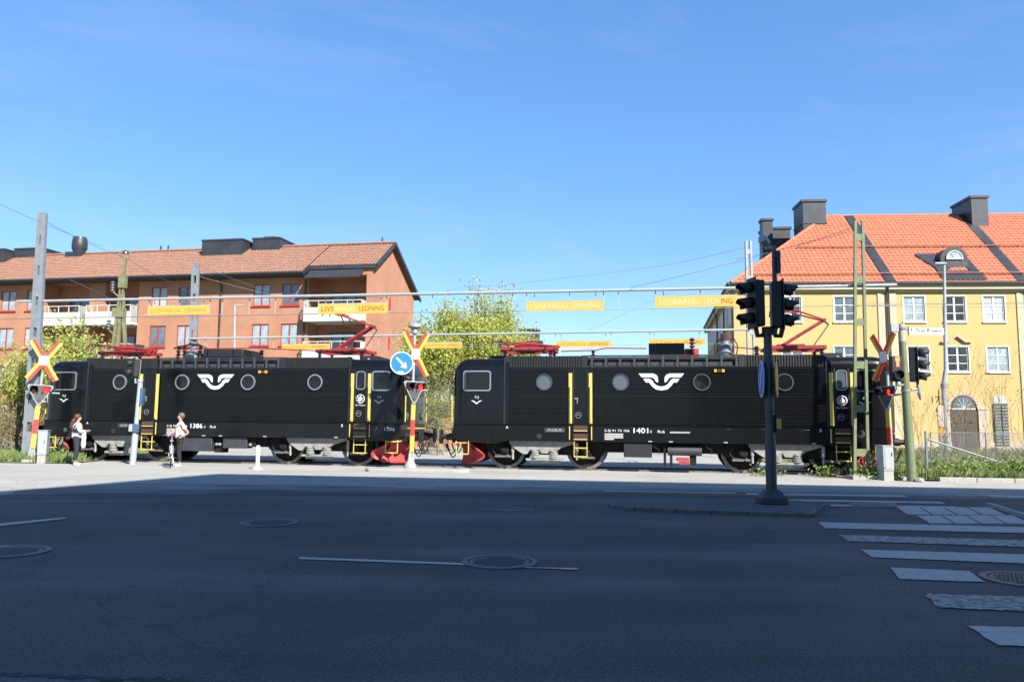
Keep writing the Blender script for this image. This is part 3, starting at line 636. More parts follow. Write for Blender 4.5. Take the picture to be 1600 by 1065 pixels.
# ------------------------------------------------------------------ locomotives
def cabshape(sgn):
    """smooth cab: rounded roof edges and rounded end"""
    half = []
    for k in range(7):
        a = math.pi/2*k/6; half.append((-1.16-.29*math.cos(a), 3.42+.29*math.sin(a)))
    prof0 = [(-1.45, 1.48)]+half; prof0 = prof0+[(-y, z) for y, z in prof0[::-1]]
    secs = []
    xs = [(5.03, 0)]+[(6.45+.5*math.sin(a), a) for a in [R(d) for d in (0, 20, 38, 55, 70, 82, 90)]]
    for x, a in xs:
        dt = .46*(1-math.cos(a)); dw = .20*(1-math.cos(a)); s = []
        for y, z in prof0:
            tz_ = z-dt*max(0, (z-2.9)/.81) if z > 2.9 else z
            s.append((sgn*x, y*(1-dw/1.45), tz_))
        secs.append(s)
    b = MB(); n = len(prof0); vs = [v for s in secs for v in s]; fs = []
    for i in range(len(secs)-1):
        for k in range(n):
            k2 = (k+1) % n; fs.append((i*n+k, i*n+k2, (i+1)*n+k2, (i+1)*n+k))
    fs.append(tuple((len(secs)-1)*n+k for k in range(n))); fs.append(tuple(range(n))[::-1])
    return b.add(vs, fs)
def rrect(x0, x1, z0, z1, r, seg=5):
    out = []
    for cx, cz, a0 in ((x1-r, z1-r, 0), (x0+r, z1-r, 90), (x0+r, z0+r, 180), (x1-r, z0+r, 270)):
        for k in range(seg+1): a = R(a0+90*k/seg); out.append((cx+r*math.cos(a), cz+r*math.sin(a)))
    return out
def frame_ring(b, po, pi_, y0, y1):
    n = len(po); vs = [(x, y0, z) for x, z in po]+[(x, y0, z) for x, z in pi_]+[(x, y1, z) for x, z in po]+[(x, y1, z) for x, z in pi_]
    fs = []
    for k in range(n):
        j = (k+1) % n; fs += [(k, j, n+j, n+k), (k, 2*n+k, 2*n+j, j), (n+k, n+j, 3*n+j, 3*n+k)]
    return b.add(vs, fs)
wing1 = [(-.72,.27),(-.27,.27),(-.17,.235),(-.11,.16),(-.10,.0),(-.13,-.02),(-.19,.03),(-.22,.10),(-.29,.145),(-.62,.145)]
wing2L = [(-.58,.10),(-.37,.10),(-.30,.06),(-.22,-.06),(-.12,-.13),(0,-.155)]
wing2O = [(0,-.275),(-.18,-.24),(-.30,-.14),(-.39,-.02),(-.49,-.02)]
wing2 = wing2L+[(-x, z) for x, z in wing2L[-2::-1]]+[(-x, z) for x, z in wing2O[::-1]]+wing2O[1:]
def insulator(par, x, y, z0, z1, r=.11, m='insul', n=5):
    pr_ = [(r*.45, 0)]
    for k in range(n):
        h0 = (z1-z0)*k/n; h1 = (z1-z0)*(k+1)/n; pr_ += [(r*.45, h0+.2*(h1-h0)), (r, h0+.5*(h1-h0)), (r*.45, h0+.75*(h1-h0))]
    pr_ += [(r*.5, z1-z0), (0, z1-z0)]
    return MB().lathe(pr_, (x, y, z0), seg=12).build('insulator', m, par)
def pantograph(par, x, raised, name='pantograph'):
    p = bpy.data.objects.new(name, None); col.objects.link(p); p.parent = par; p.location = (x, 0, 3.80)
    b = MB()
    for y in (-.55, .55): b.beam((-.95,y,.28),(.95,y,.28),.09,.12)
    for xx in (-.9, -.2, .5, .9): b.beam((xx,-.6,.27),(xx,.6,.27),.10,.09)
    b.box(-.5,.35,-.28,.28,.24,.42); b.build('base_frame', 'red', p)
    for xx in (-.8, .8):
        for y in (-.55, .55): insulator(p, xx, y, 0, .22, .10, 'insul', 3)
    if raised:
        b = MB()
        b.tube([(-.35,-.12,.38),(1.0,-.12,1.22)], .055, 8); b.tube([(-.35,.12,.38),(1.0,.12,1.22)], .045, 8); b.tube([(1.0,-.2,1.22),(1.0,.2,1.22)], .06, 8)
        b.build('lower_arm', 'red', p)
        MB().tube([(.65,0,.35),(1.16,0,1.08)], .018, 6).tube([(1.0,0,1.22),(1.16,0,1.08)], .03, 6).build('control_rod', 'insul', p)
        b = MB()
        for y in (-.45, .45): b.tube([(1.02,y*.25,1.22),(-.35,y,1.68)], .03, 6)
        b.tube([(.3,-.26,1.46),(.3,.26,1.46)], .02, 6); b.build('upper_arm', 'red', p)
        hx, hz = -.42, 1.72
    else:
        b = MB()
        for y in (-.2, .2): b.tube([(-.5,y,.42),(1.0,y*.6,.36)], .06, 8)
        b.box(-.35,.3,-.2,.2,.38,.58); b.build('lower_arm', 'red', p)
        b = MB()
        for y in (-.45, .45): b.tube([(1.05,y*.3,.42),(-1.0,y,.56)], .032, 6)
        b.tube([(.0,-.3,.5),(.0,.3,.5)], .025, 6); b.build('upper_arm', 'red', p)
        MB().box(-.1,.45,-.18,.18,.46,.62).build('drive_box', 'darkmetal', p)
        hx, hz = -1.05, .58
    b = MB()
    for dx in (-.14, .14): b.tube([(hx+dx,-1.0,hz-.22),(hx+dx,-.75,hz),(hx+dx,.75,hz),(hx+dx,1.0,hz-.22)], .025, 6)
    for y in (-.45,.45): b.tube([(hx-.14,y,hz),(hx+.14,y,hz)], .02, 6)
    b.build('collector_head', 'insul', p)
    return p
def bogie(par, cx):
    p = bpy.data.objects.new('bogie', None); col.objects.link(p); p.parent = par; p.location = (cx, 0, 0)
    fr = [(-1.18,.96),(1.05,.96),(1.02,.88),(.55,.74),(.46,.66),(.18,.66),(.12,.55),(-.10,.55),(-.17,.66),(-.48,.66),(-.58,.52),(-.72,.52),(-1.0,.70),(-1.18,.88)]
    for y0, y1 in ((-1.24,-1.06),(1.06,1.24)): MB().prism(fr, w0=y0, w1=y1).build('side_frame', 'bogie', p, bev=.012)
    MB().box(-1.9,1.9,-1.0,1.0,.50,.94).box(-1.95,1.95,-1.04,-.84,.55,.93).box(-1.95,1.95,.84,1.04,.55,.93).build('bogie_frame', 'under', p)
    MB().box(-.62,.62,-1.22,-1.02,.32,.385).box(-.5,.5,-1.15,-1.05,.24,.318).build('spring_plank', 'bogie', p)
    for x in (-.32, .29):
        pr_ = []
        for k in range(5): h = .39+k*.054; pr_ += [(.11,h),(.155,h+.014),(.155,h+.034),(.11,h+.048)]
        MB().lathe(pr_+[(.11,.665),(0,.665)], (x,-1.13,0), seg=14).build('coil_spring', 'spring', p)
    for x in (-1.35, 1.35):
        wh = MB()
        for y0, y1 in ((-.79,-.65),(.65,.79)):
            s = -1 if y0 < 0 else 1
            wh.lathe([(0,y0),(.16,y0),(.18,y0+.02),(.5,y0+.05),(.54,y0+.012),(.62,y0+.012),(.62,y1),(0,y1)] if s < 0 else [(0,y0),(.62,y0),(.62,y1-.012),(.54,y1-.012),(.5,y1-.05),(.18,y1-.02),(0,y1)], (x,0,.66), (0,1,0), 36)
        wh.tube([(x,-.7,.66),(x,.7,.66)], .09, 10); wo = wh.build('wheel', 'under', p)
        for y0, y1 in ((-.80,-.66),(.66,.80)): MB().ring(.652,.545,(x,0,.66),(1,0,0),(0,0,1),(0,1,0),y0,y1,44).build('tyre', 'tyre', wo)
        b = MB()
        for k in range(16):
            a = 2*math.pi*k/16; b.lathe([(.012,0),(.012,.012),(0,.012)], (x+.60*math.cos(a),-.80,.66+.60*math.sin(a)), (0,-1,0), 6)
        tag(b.build('tyre_bolts', 'under', wo), kind='stuff')
        sg = 1 if x > 0 else -1
        MB().box(x-.2,x+.2,-1.06,-.84,.5,.86).lathe([(.15,0),(.15,.1),(.1,.14),(0,.14)],(x,-1.05,.66),(0,-1,0),14).build('axle_box', 'under', p)
        MB().tube([(x-sg*.28,-1.14,.34),(x-sg*.28,-1.14,.62)], .035, 8).tube([(x-sg*.28,-1.14,.58),(x-sg*.28,-1.14,.90)], .055, 8).build('damper', 'spring', p)
        MB().tube([(x-sg*.32,-1.1,.42),(x+sg*.32,-1.1,.42)], .022, 6).box(x-.34,x+.28,-1.12,-1.08,.40,.47).lathe([(.05,0),(.05,.06),(0,.06)],(x-sg*.1,-1.1,.45),(0,-1,0),8).build('axle_rod', 'tyre', p)
        MB().tube([(x-.25,-1.0,.9),(x-.38,-1.12,.74),(x-.40,-1.12,.60),(x-.30,-1.12,.50),(x-.1,-1.12,.48)], .014, 5).build('sand_pipe', 'darkmetal', p)
    return p
def locomotive(cx, variant, label):
    t = empty('electric_locomotive', trk(cx, 0), -TH, label, 'locomotive', 'coupled black electric locomotives on the track')
    NS = -1.45
    sk = 'blackdull' if variant == 0 else 'black'
    sp_ = [(-6.93,1.485),(-6.93,1.02),(-6.6,.90),(-5.5,.86),(-5.1,.96),(5.0,.96),(5.4,.86),(6.6,.90),(6.93,1.02),(6.93,1.485)]
    MB().prism(sp_, w0=-1.43, w1=1.43).build('skirt', sk, t, bev=.02)
    MB().box(-6.9,6.9,-1.45,1.45,1.487,1.515).build('sill_rail', 'black', t)
    core = MB().box(-5.16,5.02,-1.40,1.40,1.49,3.40); core.build('body', 'black', t)
    # corrugated sides, each rib a step of its own
    def ribs(x0, x1, side):
        b = MB(); z = 1.53; pr_ = [(side*1.40, 1.52)]
        while z < 3.35:
            gap = 2.36 < z < 2.42
            pr_ += [(side*1.425, z), (side*1.446, z+.012), (side*1.446, z+.048), (side*1.425, z+.060)]
            z += .0855
            if gap: pr_ += [(side*1.425, z), (side*1.425, z+.03)]; z += .03
        pr_ += [(side*1.425, 3.37), (side*1.40, 3.38)]; vs = []; n = len(pr_)
        for x in (x0, x1): vs += [(x, y, zz) for y, zz in pr_]
        fs = [(k, k+1, n+k+1, n+k) for k in range(n-1)]+[tuple(range(n)), tuple(range(n, 2*n))]
        b.add(vs, fs); return b
    for side in (-1, 1):
        for x0, x1 in ((-5.15,-3.07),(-2.2,5.0)): ribs(x0, x1, side).build('ribbed_side', 'black' if variant else 'black', t)
    for sg in (-1, 1): cabshape(sg).build('cab', 'black', t)
    MB().box(-5.2,-5.15,-1.47,1.47,1.5,3.72).box(5.01,5.06,-1.462,1.462,1.5,3.70).build('body_joint', 'roofblack', t)
    # roof: louvred and open fairings, deck
    MB().box(-5.14,5.0,-1.18,1.18,3.38,3.74).build('roof_deck', 'roofblack', t)
    for side in (-1, 1):
        for x0, x1 in ((-4.99,-2.62),(2.6,4.9)):
            b = MB(); n = int((x1-x0)/.085)
            for k in range(n): x = x0+k*(x1-x0)/n; b.box(x, x+.045, side*1.36 if side > 0 else -1.40, 1.40 if side > 0 else -1.36, 3.40, 3.77)
            b.box(x0, x1, min(side*1.2,side*1.37), max(side*1.2,side*1.37), 3.385, 3.775); b.build('louvre_panel', 'roofblack', t)
        for x0, x1 in ((-5.15,-5.0),(-2.61,-2.42),(2.40,2.59),(4.91,5.0)):
            MB().box(x0, x1, min(side*1.15,side*1.40), max(side*1.15,side*1.40), 3.385, 3.79).build('roof_end_panel', 'roofblack', t)
        b = MB(); s0 = side*1.36
        b.box(-2.42,2.40,min(s0,side*1.40),max(s0,side*1.40),3.74,3.79); b.box(-2.42,2.40,min(side*1.2,side*1.24),max(side*1.2,side*1.24),3.39,3.74); b.box(-2.42,2.40,min(s0,side*1.39),max(s0,side*1.39),3.39,3.44)
        b.build('roof_rail', 'roofblack', t)
        for k in range(11):
            x = -2.3+k*.46; MB().box(x, x+.07, min(side*1.37,side*1.42), max(side*1.37,side*1.42), 3.40, 3.78).box(x+.1, x+.38, min(side*1.3,side*1.33), max(side*1.3,side*1.33), 3.45, 3.56).build('roof_bracket', 'darkmetal', t)
    # round side windows
    for i, x in enumerate((-3.84, -1.33, 1.24, 3.77)):
        w_ = MB().ring(.275,.235,(x,-1.455,2.90),(1,0,0),(0,0,1),(0,-1,0),-.03,.035,32).build('round_window', 'chrome' if variant == 0 else 'darkmetal', t)
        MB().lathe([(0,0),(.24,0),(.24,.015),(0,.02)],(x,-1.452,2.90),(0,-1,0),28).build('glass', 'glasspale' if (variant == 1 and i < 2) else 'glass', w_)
    # doors with yellow handrails and steps
    def door(x0, x1, win):
        d = MB().box(x0+.0,x1,-1.43,-1.38,1.53,3.36).build('door', 'black', t)
        MB().box(x0+.02,x0+.05,-1.44,-1.43,1.55,3.33).box(x1-.05,x1-.02,-1.44,-1.43,1.55,3.33).build('door_edge', 'roofblack', d)
        MB().box(x0+.06,x0+.18,-1.47,-1.44,2.34,2.38).box(x0+.14,x0+.17,-1.46,-1.43,2.2,2.4).build('handle', 'chrome', d)
        MB().ring(.10,.085,(x0+.19,-1.433,1.82),(1,0,0),(0,0,1),(0,-1,0),0,.012,20).box(x0+.12,x0+.24,-1.45,-1.433,1.82,1.84).build('lock', 'greymetal', d)
        for xx in (x0-.07, x1+.07):
            MB().box(xx-.055,xx+.055,-1.478,-1.452,1.55,3.20).tube([(xx,-1.52,1.62),(xx,-1.52,2.75)],.02,6).box(xx-.02,xx+.02,-1.53,-1.46,2.70,2.76).box(xx-.02,xx+.02,-1.53,-1.46,1.60,1.66).build('handrail', 'yellow', t)
        xc = (x0+x1)/2
        for z in (1.33,1.05): MB().box(xc-.23,xc+.23,-1.445,-1.22,z,z+.16).build('step_recess', 'insul', t); MB().box(xc-.22,xc+.22,-1.47,-1.2,z-.03,z-.002).build('step', 'yellow', t)
        for z in (.77,.49): MB().box(xc-.22,xc+.22,-1.46,-1.28,z-.03,z).build('step', 'yellow', t)
        b = MB(); 
        for xx in (xc-.22, xc+.20): b.box(xx,xx+.022,-1.45,-1.42,.46,.96)
        b.build('step_frame', 'yellow', t)
        for xx in (xc-.36, xc+.36): MB().tube([(xx,-1.47,1.02),(xx,-1.47,1.46)],.018,6).build('grab_rail', 'yellow', t)
        if win:
            w_ = frame_ring(MB(), rrect(x0+.07,x1-.07,2.64,3.28,.11), rrect(x0+.10,x1-.10,2.67,3.25,.09), -1.46, -1.43).build('door_window', 'chrome', d)
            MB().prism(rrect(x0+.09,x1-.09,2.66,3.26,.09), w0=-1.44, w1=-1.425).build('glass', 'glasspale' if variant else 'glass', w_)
            em = MB().ring(.155,.13,(xc,-1.434,2.33),(1,0,0),(0,0,1),(0,-1,0),0,.004,28)
            em.prism([(xc-.10,2.30),(xc-.05,2.40),(xc+.02,2.43),(xc+.04,2.37),(xc+.11,2.35),(xc+.05,2.31),(xc+.09,2.28),(xc-.02,2.24),(xc-.09,2.26)], w0=-1.438, w1=-1.434); em.build('emblem', 'white', d)
            text('Bra Miljöval', 'white', d, (xc-.17,-1.436,2.07), .065, .34)
        if win: d.location = (0, -.034, 0)
        return d
    door(-2.90, -2.38, False); door(5.22, 5.70, True)
    # cab side windows
    for x0, x1 in ((-6.60,-5.64),(5.86,6.52)):
        w_ = frame_ring(MB(), rrect(x0,x1,2.60,3.29,.10), rrect(x0+.045,x1-.045,2.645,3.245,.07), -1.475, -1.44).build('cab_window', 'chrome', t)
        MB().prism(rrect(x0+.03,x1-.03,2.63,3.26,.07), w0=-1.456, w1=-1.447).build('glass', 'glass', w_)
        MB().box((x0 if x0 < 0 else x1-.1)+.06,(x0 if x0 < 0 else x1-.1)+.14,-1.53,-1.476,2.66,3.2).build('mirror', 'rubber', w_)
    # cab fronts: windscreens, lamps, handrails
    for sg in (-1, 1):
        for y in (-.62, .62):
            MB().box(*sorted((sg*6.935,sg*6.955)), y-.5, y+.5, 2.45, 3.05).build('windscreen', 'glass', t)
            MB().lathe([(.13,0),(.13,.05),(.1,.06),(0,.05)],(sg*6.94,y*1.5,1.75),(sg,0,0),14).build('headlight', 'glasspale', t)
            MB().tube([(sg*7.02,y*2.05,1.55),(sg*7.02,y*2.05,2.45)],.02,6).build('handrail', 'yellow', t)
            bu = MB().lathe([(.12,0),(.12,.3),(.085,.3),(.085,.52),(.25,.54),(.25,.58),(0,.60)],(sg*6.92,y*1.4,1.06),(sg,0,0),18).build('buffer', 'rubber', t)
            MB().box(*sorted((sg*6.45,sg*6.85)), y*2.2-.12, y*2.2+.12, .86, .89).build('step', 'yellow', t)
            b = MB(); yy = y*2.28
            for xx in (6.38, 6.80): b.box(*sorted((sg*xx,sg*(xx+.025))), yy-.02, yy+.02, .50, .93)
            b.box(*sorted((sg*6.405,sg*6.80)), yy-.1, yy+.1, .485, .515); b.build('step_frame', 'yellow', t)
        MB().box(*sorted((sg*6.9,sg*7.0)),-1.2,1.2,.86,1.0).build('buffer_beam', 'under', t)
        MB().box(*sorted((sg*6.93,sg*7.35)),-.7,.7,1.31,1.34).build('front_step', 'yellow', t)
        MB().beam((sg*6.9,0,1.0),(sg*7.5,0,1.0),.12,.16).lathe([(.12,0),(.12,.1),(0,.1)],(sg*7.42,0,.94),(0,0,1),10).build('coupler', 'under', t)
        # snow plough: curved blade swept back from the middle
        b = MB(); nu, nv = 16, 8; vs = []; fs = []
        for i in range(nu+1):
            u = -1+2*i/nu
            for j in range(nv+1):
                v_ = j/nv; edge = abs(u)
                zt = .84-.22*max(0, edge-.75)/.25; zb = .12+.16*max(0, edge-.6)/.4
                z = zb+(zt-zb)*v_; x = 7.0-.85*edge**1.4-.34*math.sin(math.pi*(.15+.75*v_))*(.4+.6*edge)+.05
                vs.append((sg*x, u*1.38, z))
        for i in range(nu):
            for j in range(nv): a = i*(nv+1)+j; fs.append((a, a+1, a+nv+2, a+nv+1))
        pl = b.add(vs, fs).build('snow_plough', 'plow', t); so_ = pl.modifiers.new('thickness', 'SOLIDIFY'); so_.thickness = .03
        MB().beam((sg*6.4,-1.0,.75),(sg*6.1,-.9,.4),.05,.05).beam((sg*6.4,1.0,.75),(sg*6.1,.9,.4),.05,.05).build('plough_bracket', 'under', t)
    # brake hoses hanging at the ends
    for sg in (-1, 1):
        for y, dz in ((-.45,.42),(-.25,.55),(.35,.45)):
            pts = [(sg*(6.98+.45*k/8), y, .88-dz*math.sin(math.pi*min(1, k/8)*.95)) for k in range(9)]
            MB().tube(pts, .022, 6).build('hose', 'rubber', t)
    # running gear
    bogie(t, -3.86); bogie(t, 3.86)
    b = MB().box(-1.9,1.9,-1.1,1.1,.62,.965); b.build('underframe', 'under', t)
    if variant:
        MB().box(-1.25,-.35,-1.36,-.9,.48,.955).build('battery_box', 'roofblack', t, bev=.02)
        MB().tube([(.15,-1.2,.70),(1.22,-1.2,.70)],.145,16).build('air_tank', 'darkmetal', t)
        MB().box(.02,.1,-1.25,-1.05,.2,.9).box(.22,.3,-1.25,-1.05,.2,.7).box(.85,1.05,-1.2,-1.0,.25,.6).build('bracket', 'under', t)
        MB().box(.42,.82,-1.26,-1.0,.38,.48).box(.5,.85,-1.24,-1.0,.28,.36).build('brake_valve', 'plow', t)
        for x in (-.3,1.35): MB().tube([(x,-1.3,.94),(x+.03,-1.32,.80),(x+.16,-1.3,.76),(x+.16,-1.3,.62)],.025,6).build('pipe', 'under', t)
    else:
        MB().box(-1.35,-.12,-1.36,-.9,.44,.955).build('battery_box', 'darkmetal', t, bev=.02)
        MB().box(.3,1.22,-1.34,-.9,.56,.955).build('tool_box', 'darkmetal', t, bev=.02)
        MB().box(-.1,.28,-1.2,-.9,.4,.95).box(1.25,1.5,-1.25,-.9,.62,.95).build('bracket', 'under', t)
        for x in (.0,.12,1.3): MB().box(x,x+.07,-1.31,-1.24,.66,.74).build('valve', 'spring', t)
    # skirt hatches and small fittings
    for x0, x1 in ((-6.3,-5.6),(-4.9,-4.2),(-2.1,-1.0),(.9,2.1),(2.15,3.2),(3.25,4.5)):
        MB().box(x0,x1,-1.438,-1.428,1.03,1.42).build('hatch', sk, t, bev=.004)
    MB().lathe([(.12,0),(.12,.02),(.08,.03),(0,.02)],(5.98,-1.43,1.30),(0,-1,0),18).build('cover_plate', 'roofblack', t)
    MB().lathe([(.09,0),(.09,.02),(0,.02)],(-4.0,-1.43,1.12),(0,-1,0),14).build('cover_plate', 'rubber', t)
    for x in (1.67, 1.91):
        l_ = MB().box(x-.04,x+.04,-1.49,-1.44,3.22,3.31).build('side_lamp', 'orangelamp', t)
    MB().box(1.74,1.84,-1.475,-1.44,3.22,3.31).build('lamp_bracket', 'darkmetal', t)
    # roof gear
    pantograph(t, -4.55, False); pantograph(t, 4.30, True)
    if variant:
        MB().box(-.42,.74,-.9,.5,3.75,4.22).build('roof_box', 'roofblack', t, bev=.02)
        insulator(t, 1.02, -.3, 3.75, 4.45, .12, 'insul', 6)
        MB().box(.8,1.25,-.15,.5,3.75,4.1).build('roof_tray', 'plow', t)
        MB().lathe([(.27,0),(.27,.18),(.22,.2),(.22,.38),(.25,.4),(.25,.46),(.14,.48),(.14,.75),(0,.76)],(2.1,-.3,3.75),seg=18).build('circuit_breaker', 'greymetal', t)
        MB().lathe([(.16,0),(.16,.2),(.12,.24),(0,.24)],(2.1,-.3,4.35),seg=12).build('breaker_head', 'insul', t)
        MB().tube([(1.78,-.3,3.8),(1.75,-.35,4.2),(1.85,-.3,4.4),(2.0,-.3,4.35)],.02,6).tube([(2.45,-.3,3.8),(2.5,-.35,4.15),(2.4,-.3,4.4),(2.2,-.3,4.4)],.02,6).build('breaker_cable', 'rubber', t)
        MB().tube([(-3.4,-.35,4.02),(-2.2,-.35,4.05),(-1.9,-.35,4.12),(-.5,-.35,4.1)],.022,6).tube([(2.4,-.35,4.12),(3.4,-.35,4.02)],.022,6).build('busbar', 'red', t)
    else:
        MB().lathe([(.34,0),(.36,.1),(.36,.3),(.3,.36),(0,.36)],(-1.62,-.3,3.75),seg=20).build('transformer_drum', 'greymetal', t)
        for x in (-2.15,-1.9,-1.25): insulator(t, x, -.55, 3.78, 4.3, .10, 'insul', 4)
        MB().tube([(-2.2,-.5,4.28),(-1.7,-.4,4.38),(-1.2,-.5,4.3)],.03,6).tube([(-2.1,-.2,4.2),(-1.6,-.2,4.42),(-1.1,-.2,4.2)],.025,6).build('breaker_cable', 'rubber', t)
        MB().box(-.92,.65,-.9,.5,3.75,4.14).build('roof_box', 'roofblack', t, bev=.02)
        MB().tube([(-2.3,-.4,4.2),(.9,-.4,4.22),(3.4,-.4,4.1)],.022,6).build('busbar', 'red', t)
    insulator(t, -2.3, -.35, 3.75, 4.04, .09, 'insul', 3); insulator(t, 1.12 if not variant else 3.1, -.35, 3.75, 4.15, .11, 'insul', 4)
    MB().box(-5.9,-5.2,-.7,.7,3.70,3.86).build('cooling_hatch', 'roofblack', t); MB().box(5.1,5.7,-.7,.7,3.70,3.88).build('cooling_hatch', 'roofblack', t)
    MB().lathe([(.05,0),(.05,.1),(0,.12)],(5.5,-.9,3.66),seg=8).build('whistle', 'spring', t)
    # writing and emblems
    for pl in (wing1, [(-x, z) for x, z in wing1][::-1], wing2):
        MB().prism(pl, o=(-.03,-1.46,2.91), w0=-.004, w1=.0).build('wing_emblem', 'white', t)
    num = '1401' if variant else '1386'
    text(num, 'white', t, (-.93,-1.441,1.26), .165, .47, bold=.012)
    text('S-SJ 91 74 106', 'white', t, (-1.86,-1.441,1.27), .10, .80); text('-5' if variant else '-3', 'white', t, (-.43,-1.441,1.27), .08)
    text('Rc6', 'white', t, (-.16,-1.441,1.27), .09, .22)
    for k in range(4): MB().box(-1.86,-1.86+(.60 if k < 3 else .3),-1.442,-1.439,1.20-k*.055,1.235-k*.055).build('data_panel', 'offwhite', t)
    if variant: MB().box(.22,.85,-1.442,-1.439,1.27,1.32).build('blue_sticker', 'palemetal', t)
    MB().box(-3.82,-3.16,-1.446,-1.43,1.26,1.40).build('maker_plate', 'darkmetal', t); text('ASEA', 'palemetal', t, (-3.74,-1.448,1.285), .09, .5)
    text('A', 'white', t, (-5.12,-1.46,1.36), .09); text('B', 'white', t, (4.78,-1.441,1.36), .09)
    for x in (-6.13, 6.12):
        text('SJ', 'offwhite', t, (x-.07,-1.453,2.34), .10, .14)
        em = [(-.19,.055),(-.07,.035),(-.045,-.005),(0,-.02),(.045,-.005),(.07,.035),(.19,.055),(.15,.015),(.09,-.01),(.05,-.05),(0,-.085),(-.05,-.05),(-.09,-.01),(-.15,.015)]
        MB().prism(em, o=(x,-1.455,2.24), w0=-.003, w1=.003).build('rail_emblem', 'offwhite', t)
    for x in (-.4, .25, 1.95, 4.6): MB().box(x-.06,x+.06,-1.442,-1.43,.985,1.01).build('jacking_mark', 'offwhite', t)
    if not variant: text('1386', 'white', t, (6.35,-1.441,1.24), .12, .36)
    return t
locoR = locomotive(5.056, 1, 'black electric locomotive numbered 1401, nearer one on the right')
locoL = locomotive(-10.63, 0, 'black electric locomotive numbered 1386, left one behind the two people')

# ------------------------------------------------------------------ railway masts and warning gantries
def lattice_mast(name, base, top, w0, w1, nb, m, label, cat='mast', depth=.16, rz=0.0, leg=.09, bh=.11):
    t = empty(name, base, rz, label, cat); H = top-base
    d = Vector((H.x, H.y, H.z))
    if rz: d = Matrix.Rotation(-rz, 3, 'Z') @ d
    for s in (-1, 1):
        b = MB(); p0 = Vector((s*w0/2, 0, 0)); p1 = d+Vector((s*w1/2, 0, 0)); b.beam(p0, p1, leg, depth, (0,1,0)); b.build('leg', m, t)
    for k in range(nb):
        f = (k+.6)/nb; w = w0+(w1-w0)*f; c = d*f
        MB().box(c.x-w/2+leg/2, c.x+w/2-leg/2, c.y-depth/2+.01, c.y+depth/2-.01, c.z-bh, c.z+bh).build('batten', m, t)
    MB().box(-w0/2-.15, w0/2+.15, -.25, .25, -.05, .12).build('footing', 'concrete', t)
    return t
mL = at(45, 722, 27.9); mL.z = 0; mLt = at(67, 333, 27.9)
lattice_mast('steel_mast', mL, mLt, .36, .16, 8, 'greymetal', 'tall grey steel railway mast at the left edge, tapering upwards', leg=.13, bh=.40)
for k, z in enumerate((8.8, 8.4, 7.9)):
    pass
mG = at(1346, 748, 22.9); mG.z = 0; mGt = at(1342, 345, 22.9)
lattice_mast('green_mast', mG, mGt, .40, .22, 6, 'greenpaint', 'green painted lattice railway mast in front of the right locomotive cab', depth=.08, leg=.08)
m3 = at(300, 640, 40.2); m3.z = 0; m3t = at(306, 411, 40.2)
lattice_mast('steel_mast', m3, m3t, .34, .26, 10, 'greymetal', 'grey steel mast rising behind the left locomotive in front of brick wall', leg=.11, bh=.28)
m4 = at(1176, 640, 34.6); m4.z = 0; m4t = at(1169, 377, 34.6)
lattice_mast('steel_mast', m4, m4t, .34, .20, 8, 'palemetal', 'pale grey steel mast behind the right locomotive beside the dark chimney', leg=.09)
# olive A-frame mast behind the left locomotive
ap = at(190, 640, 35.0); ap.z = 0
am = empty('frame_mast', ap, 0, 'olive lattice mast with splayed legs in front of the balconies', 'mast')
for q0, q1 in ((at(176,545,35),at(196,403,35)), (at(196,545,35),at(191,440,35)), (at(184,545,35),at(190,470,35))):
    d = (q1-q0); a = q0-d*(q0.z/d.z); MB().beam(a-ap, q1-ap, .13, .12, (0,1,0)).build('leg', 'olive', am)
q = at(187, 488, 35)-ap; MB().box(q.x-.3, q.x+.25, -.14, .14, q.z-.2, q.z+.2).build('gusset', 'olive', am)
q = at(192, 440, 35)-ap; MB().box(q.x-.16, q.x+.16, -.12, .12, q.z-.3, q.z+.3).build('gusset', 'olive', am)
q = at(196, 400, 35)-ap
MB().ring(.24,.21,q+Vector((0,0,.05)),(1,0,0),(0,0,1),(0,1,0),-.02,.02,16).build('ring_hoop', 'olive', am); MB().lathe([(.17,0),(.15,.08),(.05,.16),(0,.16)], q+Vector((0,0,.1)), seg=12).build('cap', 'insul', am)
for px, py in ((176, 448), (170, 508)):
    q = at(px, py, 35)-ap; insulator(am, q.x, q.y, q.z-.25, q.z+.25, .13, 'greymetal', 4); r_ = at(px+12, py+18, 35)-ap; MB().tube([q-Vector((0,0,.2)), r_], .035, 6).build('bracket', 'olive', am)
# thin pole between the windows of the brick block
tp = at(367, 640, 44); tp.z = 0; t = empty('thin_pole', tp, 0, 'thin pale pole standing in front of the brick block', 'pole')
MB().tube([(0,0,0), at(367,476,44)-tp], [.10,.055], 8).build('shaft', 'palemetal', t); MB().box(-.2,.2,-.05,.05,at(367,476,44).z-.05,at(367,476,44).z+.03).build('cross_arm', 'palemetal', t)

